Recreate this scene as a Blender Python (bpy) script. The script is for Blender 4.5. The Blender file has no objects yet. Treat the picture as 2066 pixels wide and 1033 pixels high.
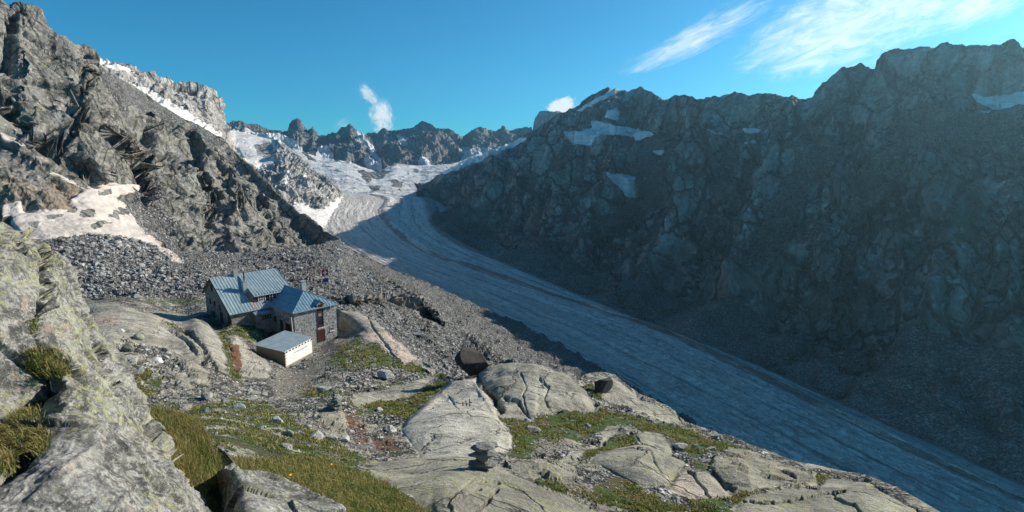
import bpy, math, random
import numpy as np
from mathutils import Vector
C = bpy.context
SC = C.scene
random.seed(7)
RNG = np.random.default_rng(11)
# ------------------------------------------------------------------ camera
F = 1148.0; HY = 320.0; T = math.atan((516.5 - HY) / F)
cam_d = bpy.data.cameras.new('camera'); cam = bpy.data.objects.new('camera', cam_d)
SC.collection.objects.link(cam); SC.camera = cam
cam.location = (0, 0, 0); cam.rotation_euler = (math.pi / 2 - T, 0, 0)
cam_d.sensor_width = 36; cam_d.lens = 36 * F / 2066.0
cam_d.clip_start = 0.1; cam_d.clip_end = 60000
SC.render.resolution_x = 1024; SC.render.resolution_y = 512
# ------------------------------------------------------------------ light
SUN_AZ = math.radians(60); SUN_EL = math.radians(25.5)
SC.view_settings.view_transform = 'Standard'; SC.view_settings.look = 'None'
SC.view_settings.exposure = 0.72; SC.view_settings.gamma = 1.0
SC.cycles.max_bounces = 6; SC.cycles.diffuse_bounces = 3; SC.cycles.volume_bounces = 0
SC.cycles.use_denoising = True
sd = bpy.data.lights.new('sun', 'SUN'); sun = bpy.data.objects.new('sun', sd); SC.collection.objects.link(sun)
sd.energy = 4.7; sd.angle = math.radians(0.5); sd.color = (1.0, 0.91, 0.78)
S = Vector((math.sin(SUN_AZ) * math.cos(SUN_EL), math.cos(SUN_AZ) * math.cos(SUN_EL), math.sin(SUN_EL)))
sun.rotation_euler = (-S).to_track_quat('-Z', 'Y').to_euler()
world = bpy.data.worlds.new('World'); SC.world = world; world.use_nodes = True

# ------------------------------------------------------------------ node helpers
class G:
    def __init__(s, nt): s.nt = nt
    def n(s, t, ins=None, **pr):
        nd = s.nt.nodes.new(t)
        for k, v in pr.items(): setattr(nd, k, v)
        for k, v in (ins or {}).items():
            if isinstance(v, bpy.types.NodeSocket): s.nt.links.new(v, nd.inputs[k])
            elif v is not None: nd.inputs[k].default_value = v
        return nd
    def m(s, op, a, b=None, c=None, clamp=False):
        nd = s.nt.nodes.new('ShaderNodeMath'); nd.operation = op; nd.use_clamp = clamp
        for i, v in enumerate((a, b, c)):
            if v is None: continue
            if isinstance(v, bpy.types.NodeSocket): s.nt.links.new(v, nd.inputs[i])
            else: nd.inputs[i].default_value = v
        return nd.outputs[0]
    def vm(s, op, a, b=None):
        nd = s.nt.nodes.new('ShaderNodeVectorMath'); nd.operation = op
        for i, v in enumerate((a, b)):
            if v is None: continue
            if isinstance(v, bpy.types.NodeSocket): s.nt.links.new(v, nd.inputs[i])
            else: nd.inputs[i].default_value = v
        return nd.outputs[0]
    def mr(s, v, a, b, c=0.0, d=1.0, smooth=True):
        nd = s.n('ShaderNodeMapRange', {'Value': v, 'From Min': a, 'From Max': b, 'To Min': c, 'To Max': d})
        nd.interpolation_type = 'SMOOTHSTEP' if smooth else 'LINEAR'
        return nd.outputs[0]
    def mix(s, f, a, b, mode='MIX'):
        nd = s.nt.nodes.new('ShaderNodeMix'); nd.data_type = 'RGBA'; nd.blend_type = mode
        for i, v in ((0, f), (6, a), (7, b)):
            if isinstance(v, bpy.types.NodeSocket): s.nt.links.new(v, nd.inputs[i])
            else:
                if i != 0 and len(v) == 3: v = (*v, 1)
                nd.inputs[i].default_value = v
        return nd.outputs[2]
    def noise(s, vec, scale, detail=6, rough=.6, dist=0.0, col=False):
        nd = s.n('ShaderNodeTexNoise', {'Vector': vec, 'Scale': scale, 'Detail': detail, 'Roughness': rough, 'Distortion': dist})
        return nd.outputs['Color' if col else 'Fac']
    def vor(s, vec, scale, feature='F1', out='Distance', rand=1.0):
        nd = s.n('ShaderNodeTexVoronoi', {'Vector': vec, 'Scale': scale, 'Randomness': rand}, feature=feature)
        return nd.outputs[out]
    def attr(s, name):
        return s.n('ShaderNodeAttribute', attribute_name=name).outputs['Fac']
    def mapv(s, vec, scale=(1, 1, 1), rot=(0, 0, 0)):
        return s.n('ShaderNodeMapping', {'Vector': vec, 'Scale': scale, 'Rotation': rot}).outputs[0]

def new_mat(name):
    m = bpy.data.materials.new(name); m.use_nodes = True
    nt = m.node_tree
    for x in list(nt.nodes): nt.nodes.remove(x)
    g = G(nt)
    return m, g
def finish(g, col, rough=0.9, bump=None, bstr=1.0, bdist=1.0, metal=0.0, spec=0.3, extra=None):
    bs = g.n('ShaderNodeBsdfPrincipled', {'Base Color': col if isinstance(col, bpy.types.NodeSocket) else (*col, 1), 'Roughness': rough, 'Metallic': metal, 'Specular IOR Level': spec})
    if bump is not None:
        b = g.n('ShaderNodeBump', {'Height': bump, 'Strength': bstr, 'Distance': bdist})
        g.nt.links.new(b.outputs[0], bs.inputs['Normal'])
    o = g.n('ShaderNodeOutputMaterial')
    g.nt.links.new(bs.outputs[0], o.inputs[0])
    return bs

# ------------------------------------------------------------------ sky (world): Nishita + cirrus far outside everything
def build_world():
    nt = world.node_tree
    for x in list(nt.nodes): nt.nodes.remove(x)
    g = G(nt)
    sky = g.n('ShaderNodeTexSky', sky_type='NISHITA', sun_disc=False, sun_elevation=SUN_EL, sun_rotation=SUN_AZ,
              altitude=2600.0, air_density=1.0, dust_density=0.35, ozone_density=1.0)
    col = g.mix(1.0, sky.outputs[0], SKY_TINT, 'MULTIPLY')
    vec = g.n('ShaderNodeTexCoord').outputs['Generated']
    sp = g.n('ShaderNodeSeparateXYZ', {0: vec})
    x, y, z = sp.outputs
    az = g.m('MULTIPLY', g.m('ARCTAN2', x, y), 57.2958)
    el = g.m('MULTIPLY', g.m('ARCSINE', z), 57.2958)
    def patch(ca, ce, rot, la, lb, sc, thr, soft, gain, detail=9, stretch=3.0, dist=1.2, rough=.68):
        """one cloud, placed by its bearing and height in the sky; rot in degrees"""
        r = math.radians(rot)
        da = g.m('SUBTRACT', az, ca); de = g.m('SUBTRACT', el, ce)
        u = g.m('ADD', g.m('MULTIPLY', da, math.cos(r)), g.m('MULTIPLY', de, math.sin(r)))
        v = g.m('SUBTRACT', g.m('MULTIPLY', de, math.cos(r)), g.m('MULTIPLY', da, math.sin(r)))
        p = g.n('ShaderNodeCombineXYZ', {0: g.m('MULTIPLY', u, sc / stretch), 1: g.m('MULTIPLY', v, sc), 2: ca * .37}).outputs[0]
        nz = g.noise(p, 1.0, detail, rough, dist)
        uu = g.m('DIVIDE', u, la); vv = g.m('DIVIDE', v, lb)
        d = g.m('ADD', g.m('MULTIPLY', uu, uu), g.m('MULTIPLY', vv, vv))
        e = g.m('SUBTRACT', 1.0, d)
        s = g.m('ADD', nz, g.m('MULTIPLY', e, .35))
        return g.m('MULTIPLY', g.mr(s, thr, thr + soft), gain)
    fac = None
    for a in CLOUDS:
        f = patch(*a)
        fac = f if fac is None else g.m('MAXIMUM', fac, f)
    fac = g.m('MINIMUM', fac, 1.0)
    col2 = g.mix(fac, col, CLOUD_COL)
    bg = g.n('ShaderNodeBackground', {'Color': col2, 'Strength': SKY_STR})
    o = g.n('ShaderNodeOutputWorld'); nt.links.new(bg.outputs[0], o.inputs[0])
SKY_TINT = (0.15, 0.72, 0.93)
SKY_STR = 0.083
CLOUD_COL = (7.8, 8.2, 8.4)
def sky_dir(px, py):
    cx = (px - 1033) / F; cy = (516.5 - py) / F
    d = np.array([cx, math.cos(T) + cy * math.sin(T), cy * math.cos(T) - math.sin(T)]); d /= np.linalg.norm(d)
    return math.degrees(math.atan2(d[0], d[1])), math.degrees(math.asin(d[2]))
def cl(px0, py0, px1, py1, width, *rest):
    a0, e0 = sky_dir(px0, py0); a1, e1 = sky_dir(px1, py1)
    return ((a0 + a1) / 2, (e0 + e1) / 2, math.degrees(math.atan2(e1 - e0, a1 - a0)), math.hypot(a1 - a0, e1 - e0) / 2, width, *rest)
CLOUDS = [
    cl(1250, 150, 1570, -10, 1.6, 1.3, .52, .60, 1.0, 12, 5.0, .5),
    cl(1490, 130, 1930, -30, 3.6, 1.1, .44, .65, 1.0, 12, 3.4, .6),
    cl(1600, 45, 2000, -60, 4.2, 1.0, .45, .70, 1.0, 12, 3.0, .6),
    cl(1540, 175, 1640, 110, .8, 1.0, .60, .5, .5, 9, 3.0, .8),
    cl(1860, 55, 2090, -30, 1.6, .9, .52, .5, .8, 9, 3.5, .8),
    cl(1950, -120, 2500, -200, 3.5, .6, .62, .4, .7, 9, 3.0, .8),
    cl(775, 275, 765, 195, 1.25, 2.6, .50, .42, 1.0, 12, 1.8, .5),
    cl(765, 215, 722, 168, .75, 3.0, .52, .42, .9, 12, 2.0, .5),
    cl(1100, 225, 1165, 205, .85, 2.0, .48, .25, 1.0, 9, 1.6, .8),
    cl(665, 262, 720, 235, .6, 2.0, .62, .5, .35, 9, 2.0, .8),
]
build_world()

# ------------------------------------------------------------------ geometry of rays
def rayv(px, py):
    px = np.asarray(px, float); py = np.asarray(py, float)
    cx = (px - 1033) / F; cy = (516.5 - py) / F
    return np.stack([cx, math.cos(T) + cy * math.sin(T), cy * math.cos(T) - math.sin(T)], -1)
def P(px, py, r):
    """the point seen in that direction at ground distance r (metres)"""
    d = rayv(px, py)
    return d * (np.asarray(r, float) / np.hypot(d[..., 0], d[..., 1]))[..., None]
def proj(p):
    dep = p[..., 1] * math.cos(T) - p[..., 2] * math.sin(T); up = p[..., 1] * math.sin(T) + p[..., 2] * math.cos(T)
    return 1033 + F * p[..., 0] / dep, 516.5 - F * up / dep
GZ0, GZS = -275.0, 0.055
def Pg(px, py):
    """point on the glacier plane"""
    d = rayv(px, py); t = GZ0 / (d[..., 2] - GZS * d[..., 1])
    return d * t[..., None]

# ------------------------------------------------------------------ numpy noise
_g = RNG.normal(size=(256, 3)); _g /= np.linalg.norm(_g, axis=1)[:, None]; _g = _g.astype(np.float32)
_cr = RNG.random((4096, 8)).astype(np.float32)
def _h(ix, iy, iz, seed):
    h = (ix.astype(np.uint32) * np.uint32(73856093)) ^ (iy.astype(np.uint32) * np.uint32(19349663)) ^ (iz.astype(np.uint32) * np.uint32(83492791)) ^ np.uint32(seed * 2654435 + 12345)
    h ^= h >> np.uint32(13); h *= np.uint32(1274126177); h ^= h >> np.uint32(16)
    return h
def perlin(p, seed=0):
    p = p.astype(np.float32)
    i = np.floor(p).astype(np.int64); f = (p - i).astype(np.float32)
    u = f * f * f * (f * (f * 6 - 15) + 10)
    out = np.zeros(len(p), np.float32)
    for dx in (0, 1):
        wx = u[:, 0] if dx else 1 - u[:, 0]
        for dy in (0, 1):
            wy = u[:, 1] if dy else 1 - u[:, 1]
            for dz in (0, 1):
                wz = u[:, 2] if dz else 1 - u[:, 2]
                gr = _g[_h(i[:, 0] + dx, i[:, 1] + dy, i[:, 2] + dz, seed) & np.uint32(255)]
                d = gr[:, 0] * (f[:, 0] - dx) + gr[:, 1] * (f[:, 1] - dy) + gr[:, 2] * (f[:, 2] - dz)
                out += wx * wy * wz * d
    return out * 1.6
def fbm(p, oct=5, gain=.5, lac=2.03, seed=0):
    a = 1.0; s = 0; o = np.zeros(len(p), np.float32)
    for k in range(oct):
        o += a * perlin(p * (lac ** k) + k * 17.3, seed + k); s += a; a *= gain
    return o / s
def ridged(p, oct=5, gain=.55, lac=2.1, seed=0):
    a = 1.0; s = 0; o = np.zeros(len(p), np.float32); w = 1.0
    for k in range(oct):
        n = 1 - np.abs(perlin(p * (lac ** k) + k * 11.1, seed + k)) * 1.7
        n = np.clip(n, 0, 1) ** 2
        o += a * n * w; w = np.clip(n * 1.4, .25, 1); s += a; a *= gain
    return o / s
def facets(p, tilt=.8, seed=0):
    """broken blocks: every cell a tilted plane of its own"""
    p = p.astype(np.float32)
    b = np.floor(p - .5).astype(np.int64)
    best = np.full(len(p), 1e9, np.float32); val = np.zeros(len(p), np.float32)
    for dx in (0, 1):
        for dy in (0, 1):
            for dz in (0, 1):
                c = b + np.array([dx, dy, dz])
                r = _cr[_h(c[:, 0], c[:, 1], c[:, 2], seed) & np.uint32(4095)]
                q = c + .15 + .7 * r[:, :3]
                dv = (p - q).astype(np.float32); d = (dv ** 2).sum(1)
                v = (r[:, 3] - .5) + tilt * (dv * (r[:, 4:7] - .5) * 2).sum(1)
                m = d < best
                best[m] = d[m]; val[m] = v[m]
    return val

# ------------------------------------------------------------------ sheets
def pline(pts, x):
    a = np.array(pts, float); return np.interp(x, a[:, 0], a[:, 1])
def tps(ctrl, vals, smooth=1e-4):
    c = np.array(ctrl, float) / 300.0; v = np.array(vals, float); n = len(c)
    def U(r2): return np.where(r2 > 1e-12, r2 * np.log(np.maximum(r2, 1e-12)), 0)
    K = U(((c[:, None] - c[None]) ** 2).sum(-1)) + smooth * np.eye(n)
    Pm = np.c_[np.ones(n), c]; A = np.zeros((n + 3, n + 3)); A[:n, :n] = K; A[:n, n:] = Pm; A[n:, :n] = Pm.T
    w = np.linalg.solve(A, np.r_[v, 0, 0, 0])
    def f(x, y):
        q = np.stack([np.ravel(x), np.ravel(y)], -1) / 300.0; out = np.empty(len(q))
        for s in range(0, len(q), 100000):
            b = q[s:s + 100000]; r2 = ((b[:, None] - c[None]) ** 2).sum(-1)
            out[s:s + 100000] = U(r2) @ w[:n] + w[n] + b @ w[n + 1:]
        return out.reshape(np.shape(x))
    return f
def grid_normals(X):
    du = np.gradient(X, axis=1); dv = np.gradient(X, axis=0)
    n = np.cross(du, dv); n /= np.linalg.norm(n, axis=-1)[..., None] + 1e-9
    # towards the camera / up
    s = np.sign((n * (-X)).sum(-1)); s[s == 0] = 1
    return n * s[..., None]
def smooth_rows(X, k=1, it=1, axis=0):
    for _ in range(it):
        Y = X.copy(); a = np.swapaxes(X, 0, axis); b = np.swapaxes(Y, 0, axis)
        b[1:-1] = (a[:-2] + 2 * a[1:-1] + a[2:]) / 4
        X = Y
    return X
def inpoly(px, py, poly):
    poly = np.array(poly, float); n = len(poly); ins = np.zeros(np.shape(px), bool); j = n - 1
    for i in range(n):
        xi, yi = poly[i]; xj, yj = poly[j]
        if yi != yj:
            c = ((yi > py) != (yj > py)) & (px < (xj - xi) * (py - yi) / (yj - yi) + xi)
            ins ^= c
        j = i
    return ins
def dline(px, py, line, closed=False):
    L = np.array(line, float); d = np.full(np.shape(px), 1e9)
    if closed: L = np.vstack([L, L[:1]])
    for a, b in zip(L[:-1], L[1:]):
        ab = b - a; t = np.clip(((px - a[0]) * ab[0] + (py - a[1]) * ab[1]) / (ab @ ab + 1e-9), 0, 1)
        d = np.minimum(d, np.hypot(px - a[0] - t * ab[0], py - a[1] - t * ab[1]))
    return d
def mask(px, py, polys, wob=None):
    m = np.zeros(np.shape(px), np.float32)
    x = px if wob is None else px + wob[0]; y = py if wob is None else py + wob[1]
    for q in polys: m = np.maximum(m, inpoly(x, y, q))
    return m
ALL = bpy.data.collections.new('place'); SC.collection.children.link(ALL)
def link(o, parent=None):
    ALL.objects.link(o)
    if parent is not None: o.parent = parent
    return o
def mesh_from(name, verts, faces, mat, smooth=True, attrs=None, parent=None):
    me = bpy.data.meshes.new(name)
    verts = np.ascontiguousarray(verts, np.float32).reshape(-1, 3); faces = np.asarray(faces, np.int32)
    k = faces.shape[1]
    me.vertices.add(len(verts)); me.vertices.foreach_set('co', verts.ravel())
    me.loops.add(faces.size); me.loops.foreach_set('vertex_index', faces.ravel())
    me.polygons.add(len(faces)); me.polygons.foreach_set('loop_start', np.arange(0, faces.size, k, dtype=np.int32))
    me.polygons.foreach_set('loop_total', np.full(len(faces), k, np.int32))
    me.update(calc_edges=True)
    me.polygons.foreach_set('use_smooth', np.full(len(faces), smooth))
    for nm, v in (attrs or {}).items():
        at = me.attributes.new(nm, 'FLOAT', 'POINT'); at.data.foreach_set('value', np.ascontiguousarray(v, np.float32).ravel())
    if mat: me.materials.append(mat)
    o = bpy.data.objects.new(name, me); link(o, parent)
    return o
def gfaces(nv, nu):
    i = np.arange(nv * nu).reshape(nv, nu)
    return np.stack([i[:-1, :-1], i[:-1, 1:], i[1:, 1:], i[1:, :-1]], -1).reshape(-1, 4)
def sheet(name, X, mat, attrs=None, fmask=None, smooth=True):
    f = gfaces(*X.shape[:2])
    if fmask is not None: f = f[fmask.ravel()]
    o = mesh_from(name, X, f, mat, smooth, attrs)
    return o
def tag(o, label=None, cat=None, group=None, kind=None):
    if label: o['label'] = label
    if cat: o['category'] = cat
    if group: o['group'] = group
    if kind: o['kind'] = kind
    return o
def loft(lines, px, rows):
    """lines: functions giving (py, r) or points along px; rows: count between them"""
    L = []
    for ln in lines:
        if callable(ln): L.append(ln(px))
        else:
            a = np.array(ln, float)
            py = np.interp(px, a[:, 0], a[:, 1]); r = np.exp(np.interp(px, a[:, 0], np.log(a[:, 2])))
            L.append(P(px, py, r))
    out = []
    for k in range(len(L) - 1):
        t = np.linspace(0, 1, rows[k], endpoint=(k == len(L) - 2))[:, None, None]
        out.append(L[k][None] * (1 - t) + L[k + 1][None] * t)
    return np.concatenate(out, 0)
# ------------------------------------------------------------------ ground materials
def ground_mat(name, S, A, B, Cc, lich=0.0, lichc=(.30, .34, .07), crack=.5, bump=.35, screeS=None, sc_lo=.10, sc_hi=.42,
               grassc=((.035, .060, .012), (.115, .125, .030), (.13, .10, .055)), tintc=(.36, .27, .18), snowc=(.62, .56, .53), streak=0.4,
               speck=0.0, rustc=(.30, .12, .045), soil=(.20, .17, .14), strat=(0.5, .2, .3), macro=0.0, cw=1.0, snr=.6, scc=(1.0, .985, .96)):
    m, g = new_mat(name)
    pos = g.n('ShaderNodeNewGeometry').outputs['Position']
    nrm = g.n('ShaderNodeNewGeometry').outputs['Normal']
    w1 = g.noise(pos, .6 / S, 5, .6, 0, True)
    pw = g.vm('ADD', pos, g.vm('MULTIPLY', g.vm('SUBTRACT', w1, (.5, .5, .5)), (1.3 * S,) * 3))
    n1 = g.noise(pw, .25 / S, 8, .62)
    n2 = g.noise(pos, 2.2 / S, 8, .68)
    n3 = g.noise(g.mapv(pw, (3.0 / S, 3.0 / S, .5 / S), strat), 1.0, 6, .6)
    col = g.mix(g.mr(n1, .39 if macro else .36, .62 if macro else .66), A, B)
    col = g.mix(g.mr(n2, .50, .74), col, Cc)
    k = g.m('ADD', g.m('MULTIPLY', g.m('SUBTRACT', n2, .5), 1.5), 1.0)
    k = g.m('MULTIPLY', k, g.m('ADD', 1.0, g.m('MULTIPLY', g.m('SUBTRACT', n3, .5), streak * 2)))
    if macro:
        vr = g.n('ShaderNodeVectorRotate', {'Vector': pw, 'Angle': -2.5}, rotation_type='Z_AXIS').outputs[0]
        ms = g.noise(g.mapv(vr, (.55 / S, .07 / S, .07 / S)), 1.0, 6, .62); mb = g.noise(pos, .07 / S, 5, .6)
        k = g.m('MULTIPLY', k, g.mr(ms, .36, .64, .62, 1.35))
        k = g.m('MULTIPLY', k, g.mr(mb, .38, .62, .75, 1.2))
        k = g.m('MAXIMUM', k, .12)
    # cracks
    pc = g.mapv(pw, (1, 1, .55), strat)
    e1 = g.vor(pc, .22 / S, 'DISTANCE_TO_EDGE'); e2 = g.vor(pc, .8 / S, 'DISTANCE_TO_EDGE')
    c1 = g.mr(e1, 0.0, .055 * cw); c2 = g.mr(e2, 0.0, .07 * cw)
    gate = g.mr(g.noise(pos, .12 / S, 3, .5), .45, .6)
    c2 = g.m('MAXIMUM', c2, gate); 
    cr = g.m('MULTIPLY', g.m('ADD', g.m('MULTIPLY', c1, crack), 1 - crack), g.m('ADD', g.m('MULTIPLY', c2, crack * .8), 1 - crack * .8))
    k = g.m('MULTIPLY', k, cr)
    col = g.mix(1.0, col, g.n('ShaderNodeCombineColor', {0: k, 1: k, 2: k}).outputs[0], 'MULTIPLY')
    if speck:
        s1 = g.mr(g.noise(pos, 9.0 / S, 4, .75), .50, .60); s0 = g.mr(g.noise(pw, .9 / S, 3, .6), .40, .60)
        col = g.mix(g.m('MULTIPLY', g.m('MULTIPLY', s1, s0), speck), col, (.045, .045, .043))
        s2 = g.mr(g.noise(pos, 6.0 / S, 4, .7), .60, .68)
        col = g.mix(g.m('MULTIPLY', s2, speck * .7), col, (.52, .50, .46))
    if lich:
        l = g.m('MULTIPLY', g.mr(g.noise(pw, 3.0 / S, 7, .72), .52, .60), g.mr(g.noise(pos, .5 / S, 4, .6), .42, .58))
        col = g.mix(g.m('MULTIPLY', l, lich), col, lichc)
    tn = g.m('MULTIPLY', g.attr('tint'), g.mr(n1, .25, .6))
    col = g.mix(g.m('MULTIPLY', tn, .8), col, g.mix(n2, tintc, tuple(c * .55 for c in tintc)))
    ru = g.m('MULTIPLY', g.attr('rust'), g.mr(n3, .2, .55))
    col = g.mix(ru, col, g.mix(n2, rustc, (.12, .05, .03)))
    so = g.attr('soil')
    sof = g.mr(g.m('ADD', so, g.m('MULTIPLY', g.m('SUBTRACT', g.noise(pos, 1.5 / S, 6, .7), .5), 1.2)), .4, .6)
    col = g.mix(sof, col, g.mix(g.noise(pos, 12 / S, 4, .7), tuple(c * .6 for c in soil), tuple(min(1, c * 1.7) for c in soil)))
    height = g.m('ADD', g.m('MULTIPLY', n1, 1.2), g.m('ADD', g.m('MULTIPLY', n2, .5), g.m('ADD', g.m('MULTIPLY', n3, .3 * streak), g.m('MULTIPLY', cr, .6))))
    # scree
    if screeS:
        sc = g.attr('scree')
        scf = g.mr(g.m('ADD', sc, g.m('MULTIPLY', g.m('SUBTRACT', n2, .5), .9)), .4, .6)
        ps = g.vm('ADD', pos, g.vm('MULTIPLY', g.noise(pos, 1.0 / screeS, 2, .5, 0, True), (.5 * screeS,) * 3))
        h = None; cc = None
        for i, q in enumerate((1.0, 2.7)):
            vd = g.n('ShaderNodeTexVoronoi', {'Vector': ps, 'Scale': q / screeS})
            r = g.n('ShaderNodeSeparateColor', {0: vd.outputs['Color']}).outputs[0]
            dd = g.m('SUBTRACT', 1.0, g.mr(vd.outputs['Distance'], .15, .75))
            sh = g.m('MULTIPLY', g.m('ADD', g.m('MULTIPLY', dd, .75), .25), g.mr(r, 0, 1, sc_lo, sc_hi, False))
            hh = g.m('MULTIPLY', g.m('ADD', g.m('MULTIPLY', r, .8), dd), 1.0 / q)
            cc = sh if cc is None else g.m('MAXIMUM', cc, g.m('MULTIPLY', sh, .85)); h = hh if h is None else g.m('ADD', h, hh)
        big = g.noise(pos, .12 / screeS, 4, .6)
        cc = g.m('MULTIPLY', cc, g.mr(big, .3, .7, .75, 1.2))
        sccol = g.n('ShaderNodeCombineColor', {0: g.m('MULTIPLY', cc, scc[0]), 1: g.m('MULTIPLY', cc, scc[1]), 2: g.m('MULTIPLY', cc, scc[2])}).outputs[0]
        col = g.mix(scf, col, sccol)
        height = g.n('ShaderNodeMix', {0: scf, 2: height, 3: g.m('MULTIPLY', h, 1.1 * screeS / S)}).outputs[0]
    # grass
    up = g.n('ShaderNodeSeparateXYZ', {0: nrm}).outputs[2]
    gn = g.noise(pos, 1.1 / S, 8, .72)
    gf = g.mr(g.m('ADD', g.attr('grass'), g.m('ADD', g.m('MULTIPLY', g.m('SUBTRACT', gn, .5), 1.7), g.m('MULTIPLY', g.m('SUBTRACT', up, .8), .4))), .46, .60)
    gc = g.mix(g.mr(g.noise(pos, 3.5 / S, 6, .7), .38, .62), grassc[0], grassc[1])
    gc = g.mix(g.mr(g.noise(pos, .5 / S, 4, .6), .50, .68), gc, grassc[2])
    col = g.mix(gf, col, gc)
    # snow
    sn = g.attr('snow')
    sf = g.mr(g.m('ADD', sn, g.m('MULTIPLY', g.m('SUBTRACT', g.noise(pos, .45 / S, 8, .66), .5), snr)), .44, .56)
    scol = g.mix(g.mr(g.noise(g.mapv(pos, (.5 / S, .5 / S, 2.0 / S)), 1.0, 6, .65), .35, .7), snowc, tuple(c * .68 for c in snowc)); scol = g.mix(g.m('MULTIPLY', g.mr(g.noise(pos, 2.5 / S, 6, .75), .56, .66), .5), scol, (.16, .15, .14))
    col = g.mix(sf, col, scol)
    hs = g.m('MULTIPLY', height, g.m('SUBTRACT', 1.0, g.m('MULTIPLY', sf, .88)))
    finish(g, col, .92, hs, 1.0, bump * S)
    return m

def wob(X, s, amp, seed=3):
    p = X.reshape(-1, 3) / s
    return fbm(p, 4, seed=seed).reshape(X.shape[:2]) * amp, fbm(p + 31.7, 4, seed=seed + 5).reshape(X.shape[:2]) * amp
def displace(X, terms, fade=None):
    """move a sheet along its normals; terms: functions of the world positions giving metres"""
    N = grid_normals(smooth_rows(smooth_rows(X, it=4, axis=0), it=4, axis=1))
    p = X.reshape(-1, 3); d = np.zeros(len(p), np.float32)
    for t in terms: d += t(p)
    d = d.reshape(X.shape[:2])
    if fade is not None: d *= fade
    return X + N * d[..., None]
def rot(p, a, s=(1, 1, 1)):
    c, k = math.cos(a), math.sin(a)
    q = np.stack([p[:, 0] * c + p[:, 1] * k, -p[:, 0] * k + p[:, 1] * c, p[:, 2]], -1)
    return q * np.array(s)
def tiltz(p, a, s=(1, 1, 1)):
    c, k = math.cos(a), math.sin(a)
    q = np.stack([p[:, 0] * c + p[:, 2] * k, p[:, 1], -p[:, 0] * k + p[:, 2] * c], -1)
    return q * np.array(s)
def tod(line):          # (px,py,r) line as lookup
    a = np.array(line, float)
    return lambda px: (np.interp(px, a[:, 0], a[:, 1]), np.exp(np.interp(px, a[:, 0], np.log(a[:, 2]))))
def back(line, dr, dz):
    """the far side of a crest: dr metres further, dz metres lower"""
    f = tod(line)
    def h(px):
        py, r = f(px); q = P(px, py, r)
        k = (r + dr) / r; q = q * np.array([1, 1, 0]) * k[:, None] + np.array([0, 0, 1]) * (q[:, 2] - dz)[:, None]
        return q
    return h
def under(line, dr, dz): return back(line, dr, dz)

M_right = ground_mat('right_mountain_rock', 16.0, (.27, .225, .195), (.47, .395, .34), (.60, .51, .44), crack=.8, streak=.7, bump=1.0, macro=1.0, scc=(1.25, .98, .84), cw=1.6, snr=1.0, screeS=3.2, sc_lo=.26, sc_hi=.54,
                     grassc=((.10, .115, .06), (.17, .175, .09), (.22, .20, .13)), tintc=(.62, .44, .33), snowc=(.85, .85, .86), strat=(.3, .55, .2))
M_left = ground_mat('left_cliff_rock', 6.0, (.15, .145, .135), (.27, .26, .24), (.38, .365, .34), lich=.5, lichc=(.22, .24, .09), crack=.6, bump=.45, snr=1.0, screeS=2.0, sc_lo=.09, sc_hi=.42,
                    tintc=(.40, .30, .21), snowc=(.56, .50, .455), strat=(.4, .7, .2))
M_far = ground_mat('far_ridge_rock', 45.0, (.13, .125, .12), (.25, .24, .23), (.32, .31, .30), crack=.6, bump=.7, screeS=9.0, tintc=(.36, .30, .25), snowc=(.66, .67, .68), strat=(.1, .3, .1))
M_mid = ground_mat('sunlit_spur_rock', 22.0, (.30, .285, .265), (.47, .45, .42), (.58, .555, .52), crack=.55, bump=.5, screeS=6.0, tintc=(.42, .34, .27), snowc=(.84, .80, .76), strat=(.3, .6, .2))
M_scree = ground_mat('scree_ground', 4.0, (.12, .118, .112), (.22, .215, .205), (.32, .31, .30), crack=.3, bump=.4, screeS=1.3, sc_lo=.07, sc_hi=.40, tintc=(.42, .37, .31), snowc=(.52, .46, .42))

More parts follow.
